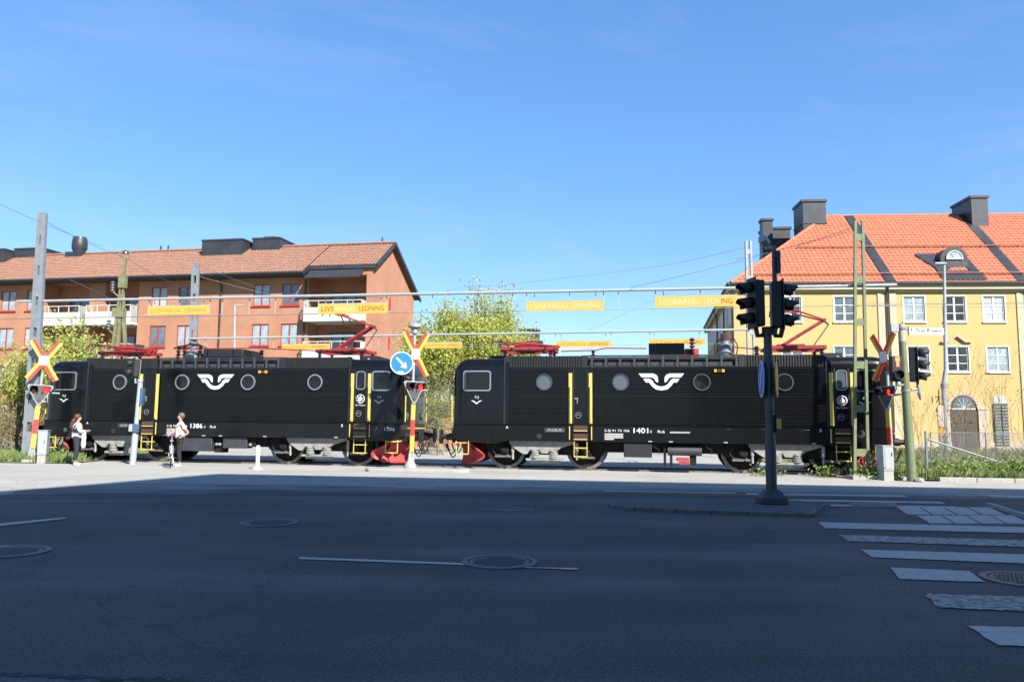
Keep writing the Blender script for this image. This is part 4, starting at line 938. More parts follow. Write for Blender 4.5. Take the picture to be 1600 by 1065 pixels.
def gantry(name, A, B, label, droppers, drop, sag=.0, gap=.16):
    t = empty(name, (A.x, A.y, 0), 0, label, 'gantry'); O = Vector((A.x, A.y, 0)); D = B-A
    nrm = Vector((-D.y, D.x, 0)).normalized()
    for s in (-1, 1): MB().tube([A-O+nrm*s*gap/2+Vector((0,0,s*.02)), B-O+nrm*s*gap/2+Vector((0,0,s*.02))], .042, 8).build('beam_tube', 'palemetal', t)
    n = 26
    for k in range(1, n):
        p = A.lerp(B, k/n)-O; MB().beam(p-nrm*gap/2, p+nrm*gap/2, .06, .03).build('spacer', 'greymetal', t)
    for f in droppers:
        p = A.lerp(B, f)-O; MB().box(p.x-.012, p.x+.012, p.y-.012, p.y+.012, p.z-drop, p.z-.02).build('dropper', 'palemetal', t)
    MB().tube([A-O-Vector((0,0,drop)), B-O-Vector((0,0,drop))], .010, 5).build('guard_wire', 'palemetal', t)
    return t
A1 = at(20, 470.5, 27.9); B1 = at(1410, 445.5, 22.9-.6)
A1 = mL+Vector((-.8, 0, A1.z)); 
gB = at(1400, 445, 22.9); gA = at(30, 470.8, 28.2)
def onray(px, A, B, z):
    """fraction along A-B seen at column px"""
    lo, hi = 0, 1
    for _ in range(40):
        mid = (lo+hi)/2; P = A.lerp(B, mid)-Vector((0,0,EYE)); x = 800+F*P.dot(rt)/P.dot(fw)
        if x < px: lo = mid
        else: hi = mid
    return lo
g1 = gantry('warning_gantry', gA, gB, 'long grey tube gantry spanning the crossing in front of the locomotives', [onray(x, gA, gB, 0) for x in (172,215,234,281,329,348,390,431,475,498,552,604,676,748,801,823,890,943,966,1024,1094,1150,1240)], .62)
hA = at(296, 529, 40.0); hB = at(1172, 514.5, 34.4)
g2 = gantry('warning_gantry', hA, hB, 'long grey tube gantry behind the locomotives, the farther one', [onray(x, hA, hB, 0) for x in (320,428,516,532,580,592,700,720,738,776,826,868,955,1015,1102)], .62)
def board(A, B, x0, x1, label, dz, h, words):
    f0, f1 = onray(x0, A, B, 0), onray(x1, A, B, 0); P = A.lerp(B, f0); Q = A.lerp(B, f1); w = (Q-P).length; ang = math.atan2((Q-P).y, (Q-P).x)
    t = empty('warning_board', P+Vector((0,0,-dz-h)), ang, label, 'warning sign', 'yellow LIVSFARLIG LEDNING boards')
    MB().box(0, w, -.012, .012, 0, h).build('panel', 'signyel', t)
    MB().box(-.02, w+.02, -.004, .016, h, h+.03).build('edge_rail', 'palemetal', t)
    for f in (.1, .9): MB().box(w*f-.012, w*f+.012, .016, .03, 0, h+dz).build('hanger', 'palemetal', t)
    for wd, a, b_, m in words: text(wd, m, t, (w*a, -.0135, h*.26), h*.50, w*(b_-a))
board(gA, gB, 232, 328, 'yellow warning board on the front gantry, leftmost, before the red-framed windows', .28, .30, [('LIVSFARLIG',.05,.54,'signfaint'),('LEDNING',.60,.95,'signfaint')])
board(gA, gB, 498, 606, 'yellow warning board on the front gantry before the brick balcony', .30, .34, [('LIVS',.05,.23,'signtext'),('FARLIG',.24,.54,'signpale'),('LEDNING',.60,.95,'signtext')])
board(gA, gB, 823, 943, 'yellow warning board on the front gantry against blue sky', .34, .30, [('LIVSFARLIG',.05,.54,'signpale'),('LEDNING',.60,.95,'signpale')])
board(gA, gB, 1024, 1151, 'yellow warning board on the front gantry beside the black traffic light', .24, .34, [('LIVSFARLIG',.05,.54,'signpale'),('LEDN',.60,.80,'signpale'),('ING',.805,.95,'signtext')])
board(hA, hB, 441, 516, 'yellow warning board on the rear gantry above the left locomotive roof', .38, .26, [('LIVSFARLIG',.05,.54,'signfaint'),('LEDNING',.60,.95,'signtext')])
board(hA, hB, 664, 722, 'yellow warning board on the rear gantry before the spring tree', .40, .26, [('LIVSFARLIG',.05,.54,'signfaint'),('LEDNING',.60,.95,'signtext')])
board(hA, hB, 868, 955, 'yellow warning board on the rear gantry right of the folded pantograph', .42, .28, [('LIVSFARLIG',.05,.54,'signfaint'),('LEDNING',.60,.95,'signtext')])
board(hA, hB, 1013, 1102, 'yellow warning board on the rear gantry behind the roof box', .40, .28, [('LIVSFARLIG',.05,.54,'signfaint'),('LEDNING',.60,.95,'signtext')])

# overhead wires
def wire(name, pts, label, r=.010, sag=.0):
    out = []
    for i in range(len(pts)-1):
        a, b = Vector(pts[i]), Vector(pts[i+1]); n = 10
        for k in range(n+(i == len(pts)-2)):
            f = k/n; p = a.lerp(b, f); p.z -= sag*4*f*(1-f); out.append(p)
    o = MB().tube(out, r, 5).build(name, 'wire'); return tag(o, label, 'wire')
wire('contact_wire', [trk(-75,0,5.52), trk(75,0,5.5)], 'contact wire running above the locomotive roofs along the track', .008)
wire('catenary_wire', [at(70,345,28), at(190,400,35), at(330,470,42)], 'thin wire dropping from the left mast across the brick roof', .009, .1)
wire('catenary_wire', [at(-40,300,30), at(160,385,36), at(420,460,40), at(600,505,45)], 'sloping wire crossing the brick block from upper left to the balcony', .009, .1)
wire('catenary_wire', [at(180,470,35), at(112,438,30)], 'dark stay running between the olive mast and the left balcony', .022)
wire('catenary_wire', [at(306,412,40), at(420,455,40), at(600,465,36)], 'pale wire from the middle mast towards the brick balcony', .009, .05)
wire('catenary_wire', [at(985,449,24), at(1200,395,30), at(1342,352,23)], 'wire rising from the front gantry to the green mast top', .009, .05)
wire('catenary_wire', [at(915,518,36), at(1150,405,38), at(1335,360,23.4)], 'wire rising over the rear gantry towards the green mast', .008, .05)
wire('catenary_wire', [at(700,452,60), at(1000,420,50), at(1170,385,34.6)], 'faint wire between the spring tree and the pale mast', .007, .1)
wire('catenary_wire', [at(1355,473,23), at(1700,476,24)], 'upper of two level wires crossing the yellow facade', .006)
wire('catenary_wire', [at(1355,478,23), at(1700,481,24)], 'lower of two level wires crossing the yellow facade', .006)

# ------------------------------------------------------------------ level crossing signals
def crossing_signal(base, th, label, lean=0.0, dome=False, foot=True):
    t = empty('crossing_signal', base, th, label, 'crossing signal', 'level crossing signals'); t.rotation_euler = (0, lean, th)
    MB().tube([(0,.06,0),(0,.06,3.2 if not dome else 4.3)], .045, 10).build('pole', 'palemetal', t)
    for x in (-.07,.07): MB().beam((x*1.6,.02,0),(x*.7,.02,.55),.05,.03).build('leg', 'palemetal', t)
    for z0, z1, m in ((.50,1.02,'signyel'),(1.02,1.52,'signred'),(1.52,2.02,'signyel')): MB().box(-.075,.075,-.02,.012,z0,z1-.002).build('post_band', m, t)
    # triangular lamp plate
    def tri(s, r=.12):
        pts = [(-.45*s,.34*s),(.45*s,.34*s),(0,-.46*s)]; out = []
        for i in range(3):
            p = Vector(pts[i]); a = (Vector(pts[i-1])-p).normalized(); b = (Vector(pts[(i+1) % 3])-p).normalized()
            p0 = p+a*r*1.3; p1 = p+b*r*1.3
            for k in range(6): f = k/5; out.append(tuple(p0.lerp(p, f).lerp(p.lerp(p1, f), f)))
        return out
    pl = MB().prism(tri(1), o=(0,0,2.42), w0=-.03, w1=.01).build('lamp_plate', 'plategrey', t)
    po, pi_ = tri(1.0), tri(.90)
    frame_ring(MB(), [(x, z+2.42) for x, z in po], [(x, z+2.42) for x, z in pi_], -.05, -.03).build('plate_border', 'palemetal', pl)
    for x, on in ((-.19,False),(.19,True)):
        lm = MB().lathe([(0,0),(.115,0),(.115,.03),(.09,.05),(0,.06)],(x,-.03,2.58),(0,-1,0),20).build('lamp', 'redlamp' if on else 'redoff', pl)
        b = MB(); vs = []; fs = []; n = 12
        for k in range(n+1):
            a = R(-35+250*k/n); L = .26 if 30 < math.degrees(a) < 150 else .16
            for yy in (-.03, -.03-L): vs.append((x+.135*math.cos(a), yy, 2.58+.135*math.sin(a)))
        for k in range(n): fs.append((k*2, k*2+1, k*2+3, k*2+2))
        h = b.add(vs, fs).build('hood', 'rubber', lm); sm = h.modifiers.new('t', 'SOLIDIFY'); sm.thickness = .012
    MB().lathe([(0,0),(.05,0),(.05,.02),(0,.02)],(0,-.03,2.24),(0,-1,0),14).build('white_lamp', 'glasspale', pl)
    # crossbuck: arms half yellow, half red, white hub
    cz = 3.64
    for sx in (-1, 1):
        for sz in (-1, 1):
            d = Vector((sx*.44, 0, sz*.70)); dn = d.normalized(); sd = Vector((dn.z, 0, -dn.x))*(1 if sx*sz > 0 else -1)   # outward side
            a = Vector((0,-.03,cz))
            for off, m in ((.052,'signyel'),(-.052,'signred')):
                p0 = a+dn*.10+sd*off; p1 = a+d+sd*off
                MB().prism([((p0-sd*.052).x,(p0-sd*.052).z),((p0+sd*.052).x,(p0+sd*.052).z),((p1+sd*.052).x,(p1+sd*.052).z),((p1-sd*.052).x,(p1-sd*.052).z)], w0=-.045 if m == 'signyel' else -.046, w1=-.02).build('cross_arm', m, t)
    MB().prism([(-.17,0),(-.10,.17),(.10,.17),(.17,0),(.10,-.17),(-.10,-.17)], o=(0,0,cz), w0=-.055, w1=-.047).build('cross_hub', 'white', t)
    MB().box(-.05,.05,-.02,.1,cz-.1,cz+.1).box(-.05,.05,-.02,.1,2.5,2.62).build('clamp', 'greymetal', t)
    MB().tube([(0,.1,2.45),(.25,.16,2.5),(.62,.16,2.5)],.03,6).build('side_arm', 'palemetal', t)
    if foot: MB().box(-.28,.28,-.2,.3,-.05,.10).build('footing', 'concrete', t)
    return t

pL = gnd(48, 722); crossing_signal(Vector((pL.x, pL.y, 0)), R(32), 'crossing signal with yellow and red cross at the left edge', .05)
pC = Vector((-3.18, 24.75, .10))
sc_ = crossing_signal(pC, R(40), 'crossing signal on the small island between the two locomotives, dome lamp on top', .015, True, False)
MB().lathe([(.20,0),(.17,.12),(.12,.2),(.06,.34),(.06,.4)],(0,.06,0),seg=14).build('pole_foot', 'concrete', sc_)
MB().lathe([(0,-.02),(.10,-.02),(.12,.05),(.10,.14),(.13,.16),(.23,.20),(.22,.26),(.12,.33),(0,.35)],(0,.06,4.32),seg=18).build('dome_lamp', 'dome', sc_)

pR = at(1393, 742, 23.15); crossing_signal(Vector((pR.x, pR.y, 0)), R(-72), 'crossing signal turned sideways beside the grey cabinet, dark in shade', -.02)
# blue keep-right sign on the centre signal's island
bs_ = empty('keep_right_sign', pC+Vector((-.30,-.52,0)), R(8), 'round blue sign with white arrow beside the centre crossing signal', 'road sign')
bz = 3.30
MB().tube([(.26,.50,2.85),(.02,.05,2.95),(.0,.03,3.6)],.025,8).build('bracket', 'greymetal', bs_)
MB().lathe([(0,0),(.36,0),(.36,.012),(0,.012)],(0,0,bz),(0,-1,0),32).build('disc', 'signblue', bs_)
MB().ring(.365,.335,(0,0,bz),(1,0,0),(0,0,1),(0,-1,0),.0,.016,32).build('rim', 'white', bs_)
b = MB(); c45 = Vector((.707,0,-.707)); s45 = Vector((.707,0,.707)); a = Vector((-.17,-.0135,bz+.17))
b.prism([(0,-.032),(.30,-.032),(.30,-.12),(.47,0),(.30,.12),(.30,.032),(0,.032)], o=a, u=c45, v=s45, w=(0,-1,0), w0=0, w1=.003); b.build('arrow', 'white', bs_)
MB().box(-.11,.06,-.016,-.0125,bz-.31,bz-.26).build('worn_sticker', 'white', bs_)

# ------------------------------------------------------------------ traffic lights
def signal_head(par, loc, rz, n=3, lit=None, s=1.0):
    h = bpy.data.objects.new('signal_head', None); col.objects.link(h); h.parent = par; h.location = loc; h.rotation_euler = (0,0,rz)
    H = .33*n*s
    MB().box(-.15*s,.15*s,-.02,.20*s,0,H).build('housing', 'sigblack', h, bev=.03)
    MB().box(-.19*s,.19*s,-.045,-.02,-.05,H+.05).build('backboard', 'sigblack', h, bev=.02)
    for k in range(n):
        z = H-(k+.5)*.33*s; col_ = ('redoff','amber','greenlens')[k] if n == 3 else ('redoff','greenlens')[k]
        lm = MB().lathe([(0,0),(.11*s,0),(.11*s,.02),(0,.05)],(0,-.045,z),(0,-1,0),18).build('lens', 'redlamp' if lit == k and n == 3 else col_, h)
        vs = []; fs = []; m_ = 12
        for q in range(m_+1):
            a = R(-40+260*q/m_)
            L = .30 if 20 < math.degrees(a) < 160 else .20
            for yy in (-.045, -.045-L*s): vs.append((.135*s*math.cos(a), yy, z+.135*s*math.sin(a)-(.05*s if yy < -.05 else 0)))
        for q in range(m_): fs.append((q*2, q*2+1, q*2+3, q*2+2))
        vo = MB().add(vs, fs).build('visor', 'sigblack', lm); sm = vo.modifiers.new('t', 'SOLIDIFY'); sm.thickness = .012
    return h
tb = Vector((5.09, 15.2, .06))
tl = empty('traffic_light', tb, 0, 'large black traffic light pole on the island with two signal heads', 'traffic light')
MB().box(-.26,.26,-.2,.2,0,.13).build('base_block', 'darkmetal', tl, bev=.02)
b = MB(); vs = []
for z, r in ((.13,.24),(.27,.12)):
    for sx, sy in ((-1,-1),(1,-1),(1,1),(-1,1)): vs.append((sx*r, sy*r*.8, z))
b.add(vs, [(0,1,5,4),(1,2,6,5),(2,3,7,6),(3,0,4,7),(4,5,6,7)]).build('base_flange', 'darkmetal', tl)
MB().lathe([(.105,.2),(.105,1.18),(.085,1.32),(.08,3.38),(0,3.38)], seg=20).build('pole', 'darkmetal', tl)
MB().lathe([(.11,0),(.11,.16),(0,.16)],(0,0,3.30),seg=16).build('cross_bar', 'sigblack', tl)
signal_head(tl, (-.27,0,3.47), R(-78), s=.94); signal_head(tl, (.28,.02,3.45), R(82), s=.94)
for x in (-.2,.26): MB().tube([(x*.5,0,3.3),(x,0,3.28),(x*1.2,0,3.48)],.05,10).build('elbow', 'sigblack', tl)
MB().tube([(.13,.0,3.3),(.17,.0,3.5),(.17,.0,5.1)],[.05,.05,.045],10).build('upper_pole', 'darkmetal', tl)
MB().lathe([(0,-.02),(.09,0),(.10,.14),(.06,.2),(0,.2)],(.02,0,5.14),(-.5,-.3,.5),14).box(.0,.2,-.03,.03,5.05,5.11).build('detector', 'dome', tl)
MB().box(.20,.28,-.06,.06,4.55,5.0).build('side_box', 'darkmetal', tl)
MB().lathe([(0,0),(.36,0),(.36,.015),(0,.015)],(-.13,0,2.42),(-.985,.17,0),28).build('blue_sign', 'signblue', tl)
MB().ring(.365,.33,(-.147,0,2.42),(.17,.985,0),(0,0,1),(-.985,.17,0),0,.005,28).build('sign_rim', 'white', tl)
MB().beam((-.18,-.16,2.62),(-.125,.16,2.22),.01,.07).build('sign_arrow', 'white', tl)
MB().lathe([(0,0),(.36,0),(.36,.015),(0,.015)],(.15,0,2.42),(.92,-.39,0),28).build('round_sign', 'signyel', tl)
for z in (2.25,2.6): MB().box(-.13,.16,-.02,.02,z,z+.04).build('sign_clamp', 'darkmetal', tl)
MB().box(.09,.20,-.10,.08,1.38,1.72).build('push_button', 'darkmetal', tl); MB().box(.10,.19,-.105,-.1,1.45,1.65).build('button_label', 'signyel', tl)

# pedestrian signal pole on the left
pp = gnd(207, 725.5)
ps = empty('pedestrian_signal', Vector((pp.x, pp.y, 0)), 0, 'pale grey pole with small black signal head beside the left locomotive', 'pedestrian signal'); ps.rotation_euler = (0, .035, 0)
MB().lathe([(.14,0),(.14,.02),(.105,.03),(.105,1.0),(.075,1.15),(.075,2.85),(.095,2.86),(.095,2.95),(0,2.98)], seg=18).build('pole', 'palemetal', ps)
MB().tube([(0,0,2.85),(-.16,-.02,2.82),(-.17,-.02,3.0)],.035,8).tube([(-.05,-.02,3.0),(-.05,-.02,3.62),(-.22,-.02,3.66)],.028,8).build('bracket', 'palemetal', ps)
signal_head(ps, (-.24,-.02,3.02), R(-70), 2, None, .95)
MB().box(.08,.17,-.1,.1,2.05,2.65).build('blue_box', 'signblue2', ps, bev=.01); MB().box(-.18,.16,-.14,-.08,1.12,1.40).build('push_button', 'signblue2', ps, bev=.01); MB().box(-.18,-.06,-.145,-.141,1.14,1.38).build('button_label', 'palemetal', ps)

# pole on the right with street name, traffic light and red pedestrian light
q0 = gnd(1425, 752); q1 = at(1408, 506, q0.y)
gp = empty('signal_pole', q0, 0, 'leaning green painted pole with street name plate and red pedestrian light', 'signal pole')
ax_ = q1-q0
def onpole(z): return ax_*(z/ax_.z)
MB().tube([(0,0,-.1), onpole(2.2), onpole(4.0)], [.135,.115,.10], 16).build('pole', 'greenpaint', gp)
MB().tube([onpole(4.0), onpole(ax_.z)], [.10,.095], 16).build('pole_top', 'stone', gp)
for z in (2.55, 4.35): MB().tube([onpole(z), onpole(z+.07)], .125, 14).build('band', 'greymetal', gp)
MB().box(onpole(4.4).x-.32, onpole(4.4).x-.1, -.06, .06, 4.28, 4.5).build('bracket_box', 'palemetal', gp)
s0 = at(1417, 523, q0.y)-q0; s1 = at(1472, 513, q0.y)-q0
st = MB().box(s0.x, s1.x, -.09, -.07, s0.z, s1.z).build('street_name_plate', 'white', gp)
MB().box(s0.x+.02, s1.x-.02, -.0925, -.0905, s0.z+.015, s0.z+.025).box(s0.x+.02, s1.x-.02, -.0925, -.0905, s1.z-.025, s1.z-.015).box(s0.x, s0.x+.02, -.1, -.06, s0.z-.02, s1.z+.03).build('plate_border', 'signblue2', st)
text('S. Grev Roseng', 'signnavy', st, (s0.x+.06, -.0935, s0.z+.05), .12, s1.x-s0.x-.12, bold=.02)
MB().box(onpole(4.4).x, s0.x+.1, -.08, .0, s1.z-.06, s1.z-.03).build('plate_arm', 'greymetal', gp)
h = at(1436, 596, q0.y-.1)-q0
signal_head(gp, (h.x-.02, -.05, h.z), R(62))
MB().tube([onpole(2.6), (h.x, 0, 2.62), (h.x, -.02, h.z+.05)], .04, 8).build('signal_arm', 'greymetal', gp)
MB().lathe([(0,0),(.17,.05),(.18,.10),(0,.12)], at(1433,615,q0.y)-q0, (.8,-.5,0), 16).build('bell', 'palemetal', gp)
h = at(1399, 596, q0.y-.15)-q0
pd = MB().box(h.x-.16,h.x+.16,-.32,-.12,h.z,h.z+.72).build('pedestrian_light', 'sigblack', gp, bev=.02)
def figure(b, cx, y, z, s):
    b.lathe([(0,0),(.026*s,0),(.026*s,.004),(0,.004)],(cx,y,z+.17*s),(0,-1,0),10)
    b.prism([(cx-.045*s,z+.14*s),(cx+.045*s,z+.14*s),(cx+.05*s,z+.06*s),(cx+.03*s,z+.06*s),(cx+.03*s,z-.06*s),(cx-.03*s,z-.06*s),(cx-.03*s,z+.06*s),(cx-.05*s,z+.06*s)], w0=y-.004, w1=y)
    return b
figure(MB(), h.x, -.325, h.z+.50, 1.3).build('red_figure', 'redman', pd)
MB().ring(.14,.125,(h.x,-.33,h.z+.19),(1,0,0),(0,0,1),(0,-1,0),0,.10,20).build('visor', 'sigblack', pd); MB().lathe([(0,0),(.12,0),(.12,.01),(0,.01)],(h.x,-.322,h.z+.19),(0,-1,0),18).build('lens', 'greenlens', pd)
MB().tube([onpole(2.75),(h.x,-.2,2.72),(h.x,-.22,h.z+.02)],.035,8).build('light_arm', 'greymetal', gp)
# cabinets, tubes, bollard
def cabinet(c, w, d, h_, m, label, rz=0):
    t = empty('control_cabinet', c, rz, label, 'cabinet', 'grey trackside cabinets')
    MB().box(-w/2,w/2,-d/2,d/2,.0,.28).build('plinth', 'concrete', t)
    bo = MB().box(-w/2-.015,w/2+.015,-d/2-.015,d/2+.015,.282,h_).build('housing', m, t, bev=.012)
    MB().box(-w/2+.03,w/2-.03,-d/2-.026,-d/2-.016,.33,h_-.06).build('door', m, bo, bev=.004); MB().box(w/2-.07,w/2-.05,-d/2-.04,-d/2-.026,.7,.8).build('handle', 'darkmetal', bo)
    MB().box(-w/2-.03,w/2+.03,-d/2-.03,d/2+.03,h_,h_+.03).build('lid', m, t)
c = gnd(66, 723); cabinet(c, .26, .35, 1.12, 'palemetal', 'narrow grey cabinet at the foot of the left crossing signal', .3)
c = gnd(1384, 750); cabinet(c, .30, .32, .98, 'palemetal', 'narrow grey cabinet in grass before the right crossing signal', .15)
for px, w_, z1, lb in ((1352, .055, 1.0, 'grey steel tube in grass, left of the pair beside the green mast'), (1357.5, .075, 1.08, 'pale steel tube in grass, right of the pair beside the green mast')):
    c = gnd(px, 744); t = empty('steel_tube', c, 0, lb, 'post'); MB().lathe([(w_,0),(w_,z1),(w_*.8,z1+.02),(0,z1+.02)], seg=12).build('tube', 'palemetal', t); MB().lathe([(w_+.012,.85),(w_+.012,.9),(w_,.9)], seg=12).build('collar', 'greymetal', t)
c = gnd(402, 733); t = empty('marker_bollard', c, 0, 'slim white bollard in front of the left locomotive', 'bollard')
MB().lathe([(.13,0),(.13,.03),(.09,.06),(.062,.09),(.062,.72),(.05,.76),(0,.77)], seg=16).build('post', 'white', t); MB().lathe([(.20,0),(.18,.02),(0,.025)], seg=16).build('foot', 'stone', t)
c = Vector((-8.2, 31.2, 0)); t = empty('marker_bollard', c, 0, 'thin white post seen under the left locomotive, behind the slim bollard', 'bollard'); MB().lathe([(.05,0),(.05,.6),(0,.62)], seg=10).build('post', 'white', t); MB().lathe([(.10,0),(.09,.02),(0,.02)], seg=12).build('foot', 'stone', t)
# street lamp before the yellow house
c = at(1479, 690, 40); c.z = 0; t = empty('street_lamp', c, 0, 'tall grey street lamp post before the arched house door', 'street lamp')
tp_ = at(1475, 413, 40)-c
MB().tube([(0,0,0),(0,0,3.6),Vector((0,0,0)).lerp(tp_,.45),tp_],[.15,.14,.10,.075],12).build('shaft', 'palemetal', t)
MB().tube([(-.005,0,3.5),(-.005,0,3.75)],.16,12).build('collar', 'greymetal', t)
MB().box(tp_.x-.55,tp_.x+.1,-.12,.12,tp_.z-.02,tp_.z+.10).build('lamp_head', 'greymetal', t, bev=.03)
MB().box(-.42,-.12,-.08,.0,1.5,2.6).build('notice_plate', 'stone', t); MB().lathe([(0,0),(.2,0),(.2,.02),(0,.02)],(-.3,-.1,1.25),(0,-1,0),16).build('orange_plate', 'orangelamp', t)
# fence on the right: posts, rails and wire mesh
fn = empty('chain_link_fence', (0,0,0), 0, 'sagging chain link fence with grey tube frame on the right verge', 'fence')
f0 = gnd(1449, 748); fz = at(1446, 673, f0.y)
MB().tube([f0, fz], .035, 8).build('fence_post', 'greymetal', fn)
MB().tube([at(1450,686,f0.y), at(1562,722,f0.y+.3)], .028, 8).build('fallen_rail', 'greymetal', fn)
fy = 28.0
for px in (1455, 1469, 1541, 1660): p = at(px, 700, fy); MB().tube([(p.x,fy,0),(p.x,fy,1.35)], .025, 8).build('fence_post', 'greymetal', fn)
x0, x1 = at(1455,700,fy).x, at(1660,700,fy).x; MB().tube([(x0,fy,1.33),(x1,fy,1.33)], .015, 6).build('top_rail', 'greymetal', fn)
b = MB(); s_ = .09; k = 0
n = int((x1-x0)/s_)
for i in range(-14, n):
    for sg in (1, -1):
        a = Vector((x0+i*s_, fy, .05 if sg > 0 else 1.3)); e = a+Vector((1.25, 0, 1.25*sg))
        if e.x < x0 or a.x > x1: continue
        b.beam(a, e, .006, .006)
tag(b.build('wire_mesh', 'greymetal', fn), kind='stuff')

# ------------------------------------------------------------------ people and bicycle
def skinned(name, joints, edges, m, parent, root=0, sub=2):
    me = bpy.data.meshes.new(name); me.from_pydata([j[0] for j in joints], edges, []); me.materials.append(T[m])
    o = link(name, me, parent); o.modifiers.new('skin', 'SKIN')
    for i, j in enumerate(joints):
        r = j[1]; me.skin_vertices[0].data[i].radius = r if isinstance(r, tuple) else (r, r); me.skin_vertices[0].data[i].use_root = (i == root)
    s = o.modifiers.new('sub', 'SUBSURF'); s.levels = sub; s.render_levels = sub
    o.modifiers['skin'].use_smooth_shade = True
    return o
def chain(js, es, pts, start):
    prev = start
    for p, r in pts:
        js.append((p, r)); es.append((prev, len(js)-1)); prev = len(js)-1
    return prev
def hand(js, es, wrist, d, side, curl):
    """palm and five fingers continuing from joint wrist, along d; side = thumb direction"""
    w = Vector(js[wrist][0]); d = Vector(d).normalized(); s = Vector(side).normalized(); n = d.cross(s)
    js.append((tuple(w+d*.05), .028)); es.append((wrist, len(js)-1)); pm = len(js)-1
    for k, L in enumerate((.062, .072, .068, .052)):
        o = s*(.027-.018*k); chain(js, es, [(tuple(w+d*.09+o), .011), (tuple(w+d*(.09+L*.55)+o+n*curl*.4*L), .0095), (tuple(w+d*(.09+L*.75)+o+n*curl*L), .008)], pm)
    chain(js, es, [(tuple(w+d*.05+s*.035), .012), (tuple(w+d*.08+s*.055+n*curl*.02), .010)], pm)
def person(base, label, fac, tall, hair, top, legs_m, shoes_m, larm, rarm, stance=.10, hl='short', sleeve=.45):
    """fac: facing direction (x, y); larm / rarm: elbow and hand positions"""
    t = empty('person', base, 0, label, 'person'); f = Vector((fac[0], fac[1], 0)).normalized(); sd = Vector((f.y, -f.x, 0))   # sd = the person's right
    k = tall/1.72; V = lambda a, b, z: tuple((f*a+sd*b+Vector((0,0,z)))*1.0)
    js = [(V(0,0,.94*k), (.135,.10))]; es = []
    ch = chain(js, es, [(V(.0,0,1.10*k), (.125,.095)), (V(.01,0,1.28*k), (.150,.10)), (V(0,0,1.41*k), (.10,.075)), (V(.005,0,1.48*k), .052), (V(.02,0,1.545*k), .066), (V(.025,0,1.62*k), .088), (V(.02,0,1.685*k), .070)], 0)
    chain(js, es, [(V(.115,0,1.59*k), .016)], 6)                       # nose
    for s_, el, hd in ((1, rarm[0], rarm[1]), (-1, larm[0], larm[1])):
        sh = len(js); js.append((V(0, s_*.165, 1.385*k), .058)); es.append((3, sh))
        a = chain(js, es, [(el, .042), (tuple(Vector(el).lerp(Vector(hd), .85)), .029)], sh)
        hand(js, es, a, Vector(hd)-Vector(el), f, .5)
    for s_ in (1, -1):
        chain(js, es, [(V(0, s_*.09, .86*k), .085), (V(.02, s_*stance, .48*k), .058), (V(-.02, s_*stance, .10*k), .038), (V(.0, s_*stance, .045), .038), (V(.14, s_*(stance+.02), .03), .03)], 0)
    body = skinned('body', js, es, 'skin', t)
    # trousers
    tj = [(V(0,0,1.07*k), (.155,.125))]; te = []
    chain(tj, te, [(V(0,0,.91*k), (.16,.12))], 0)
    for s_ in (1, -1): chain(tj, te, [(V(0, s_*.09, .84*k), .10), (V(.02, s_*stance, .48*k), .076), (V(-.02, s_*stance, .14*k), .058)], 1)
    skinned('trousers', tj, te, legs_m, t)
    # top with sleeves
    tj = [(V(0,0,.90*k), (.185,.155))]; te = []
    chain(tj, te, [(V(.0,0,.99*k), (.18,.15)), (V(.0,0,1.12*k), (.168,.14)), (V(.01,0,1.28*k), (.175,.135)), (V(0,0,1.40*k), (.11,.085)), (V(.0,0,1.45*k), .065)], 0)
    for s_, el, hd in ((1, rarm[0], rarm[1]), (-1, larm[0], larm[1])):
        sh = len(tj); S = Vector(V(0, s_*.165, 1.385*k)); tj.append((tuple(S), .08)); te.append((4, sh))
        if sleeve < 1: chain(tj, te, [(tuple(S.lerp(Vector(el), sleeve+.3)), .066)], sh)
        else: chain(tj, te, [(el, .06), (tuple(Vector(el).lerp(Vector(hd), .75)), .045)], sh)
    skinned('top', tj, te, top, t)
    for s_ in (1, -1):
        skinned('shoe', [(V(-.06, s_*stance, .045), .045), (V(.05, s_*(stance+.01), .045), .048), (V(.17, s_*(stance+.025), .032), .036)], [(0,1),(1,2)], shoes_m, t)
    c = Vector(V(.005,0,1.655*k))
    b = bmesh.new(); bmesh.ops.create_icosphere(b, subdivisions=3, radius=.112)
    for v in b.verts:
        q = v.co; fr = q.x*f.x+q.y*f.y
        if q.z < .0 and fr > .02: v.co = q*.75
        v.co = v.co*(1+.05*math.sin(q.x*90)*math.sin(q.z*70+q.y*60)); v.co.z *= 1.02
        v.co -= f*.018
    me = bpy.data.meshes.new('hair'); b.to_mesh(me); b.free(); me.materials.append(T[hair]); me.shade_smooth(); ho = link('hair', me, t, loc=c)
    if hl == 'long':
        skinned('ponytail', [(V(-.08,0,1.62*k), .06), (V(-.13,-.03,1.50*k), .075), (V(-.17,-.05,1.36*k), .065), (V(-.20,-.06,1.24*k), .03)], [(0,1),(1,2),(2,3)], hair, t)
    return t, V
wb = gnd(117, 726.5); wb.z = .004
wo, V = person(wb, 'woman in white and black jumper and dark jeans, cream jacket over her arm', (.8, .55), 1.68, 'hairb', 'whitecloth', 'denim', 'white',
          ((-.02,.28,1.12), (.22,.20,1.12)), ((.20,-.20,1.12), (.33,.0,1.16)), .085, 'long', 1.0)
MB().ring(.192,.17,(0,0,0),(.55,-.8,0),(.62,.42,0),(0,0,1),1.10,1.22,20).build('jumper_band', 'blackcloth', wo)
jk = MB(); vs = []; fs = []; n = 9
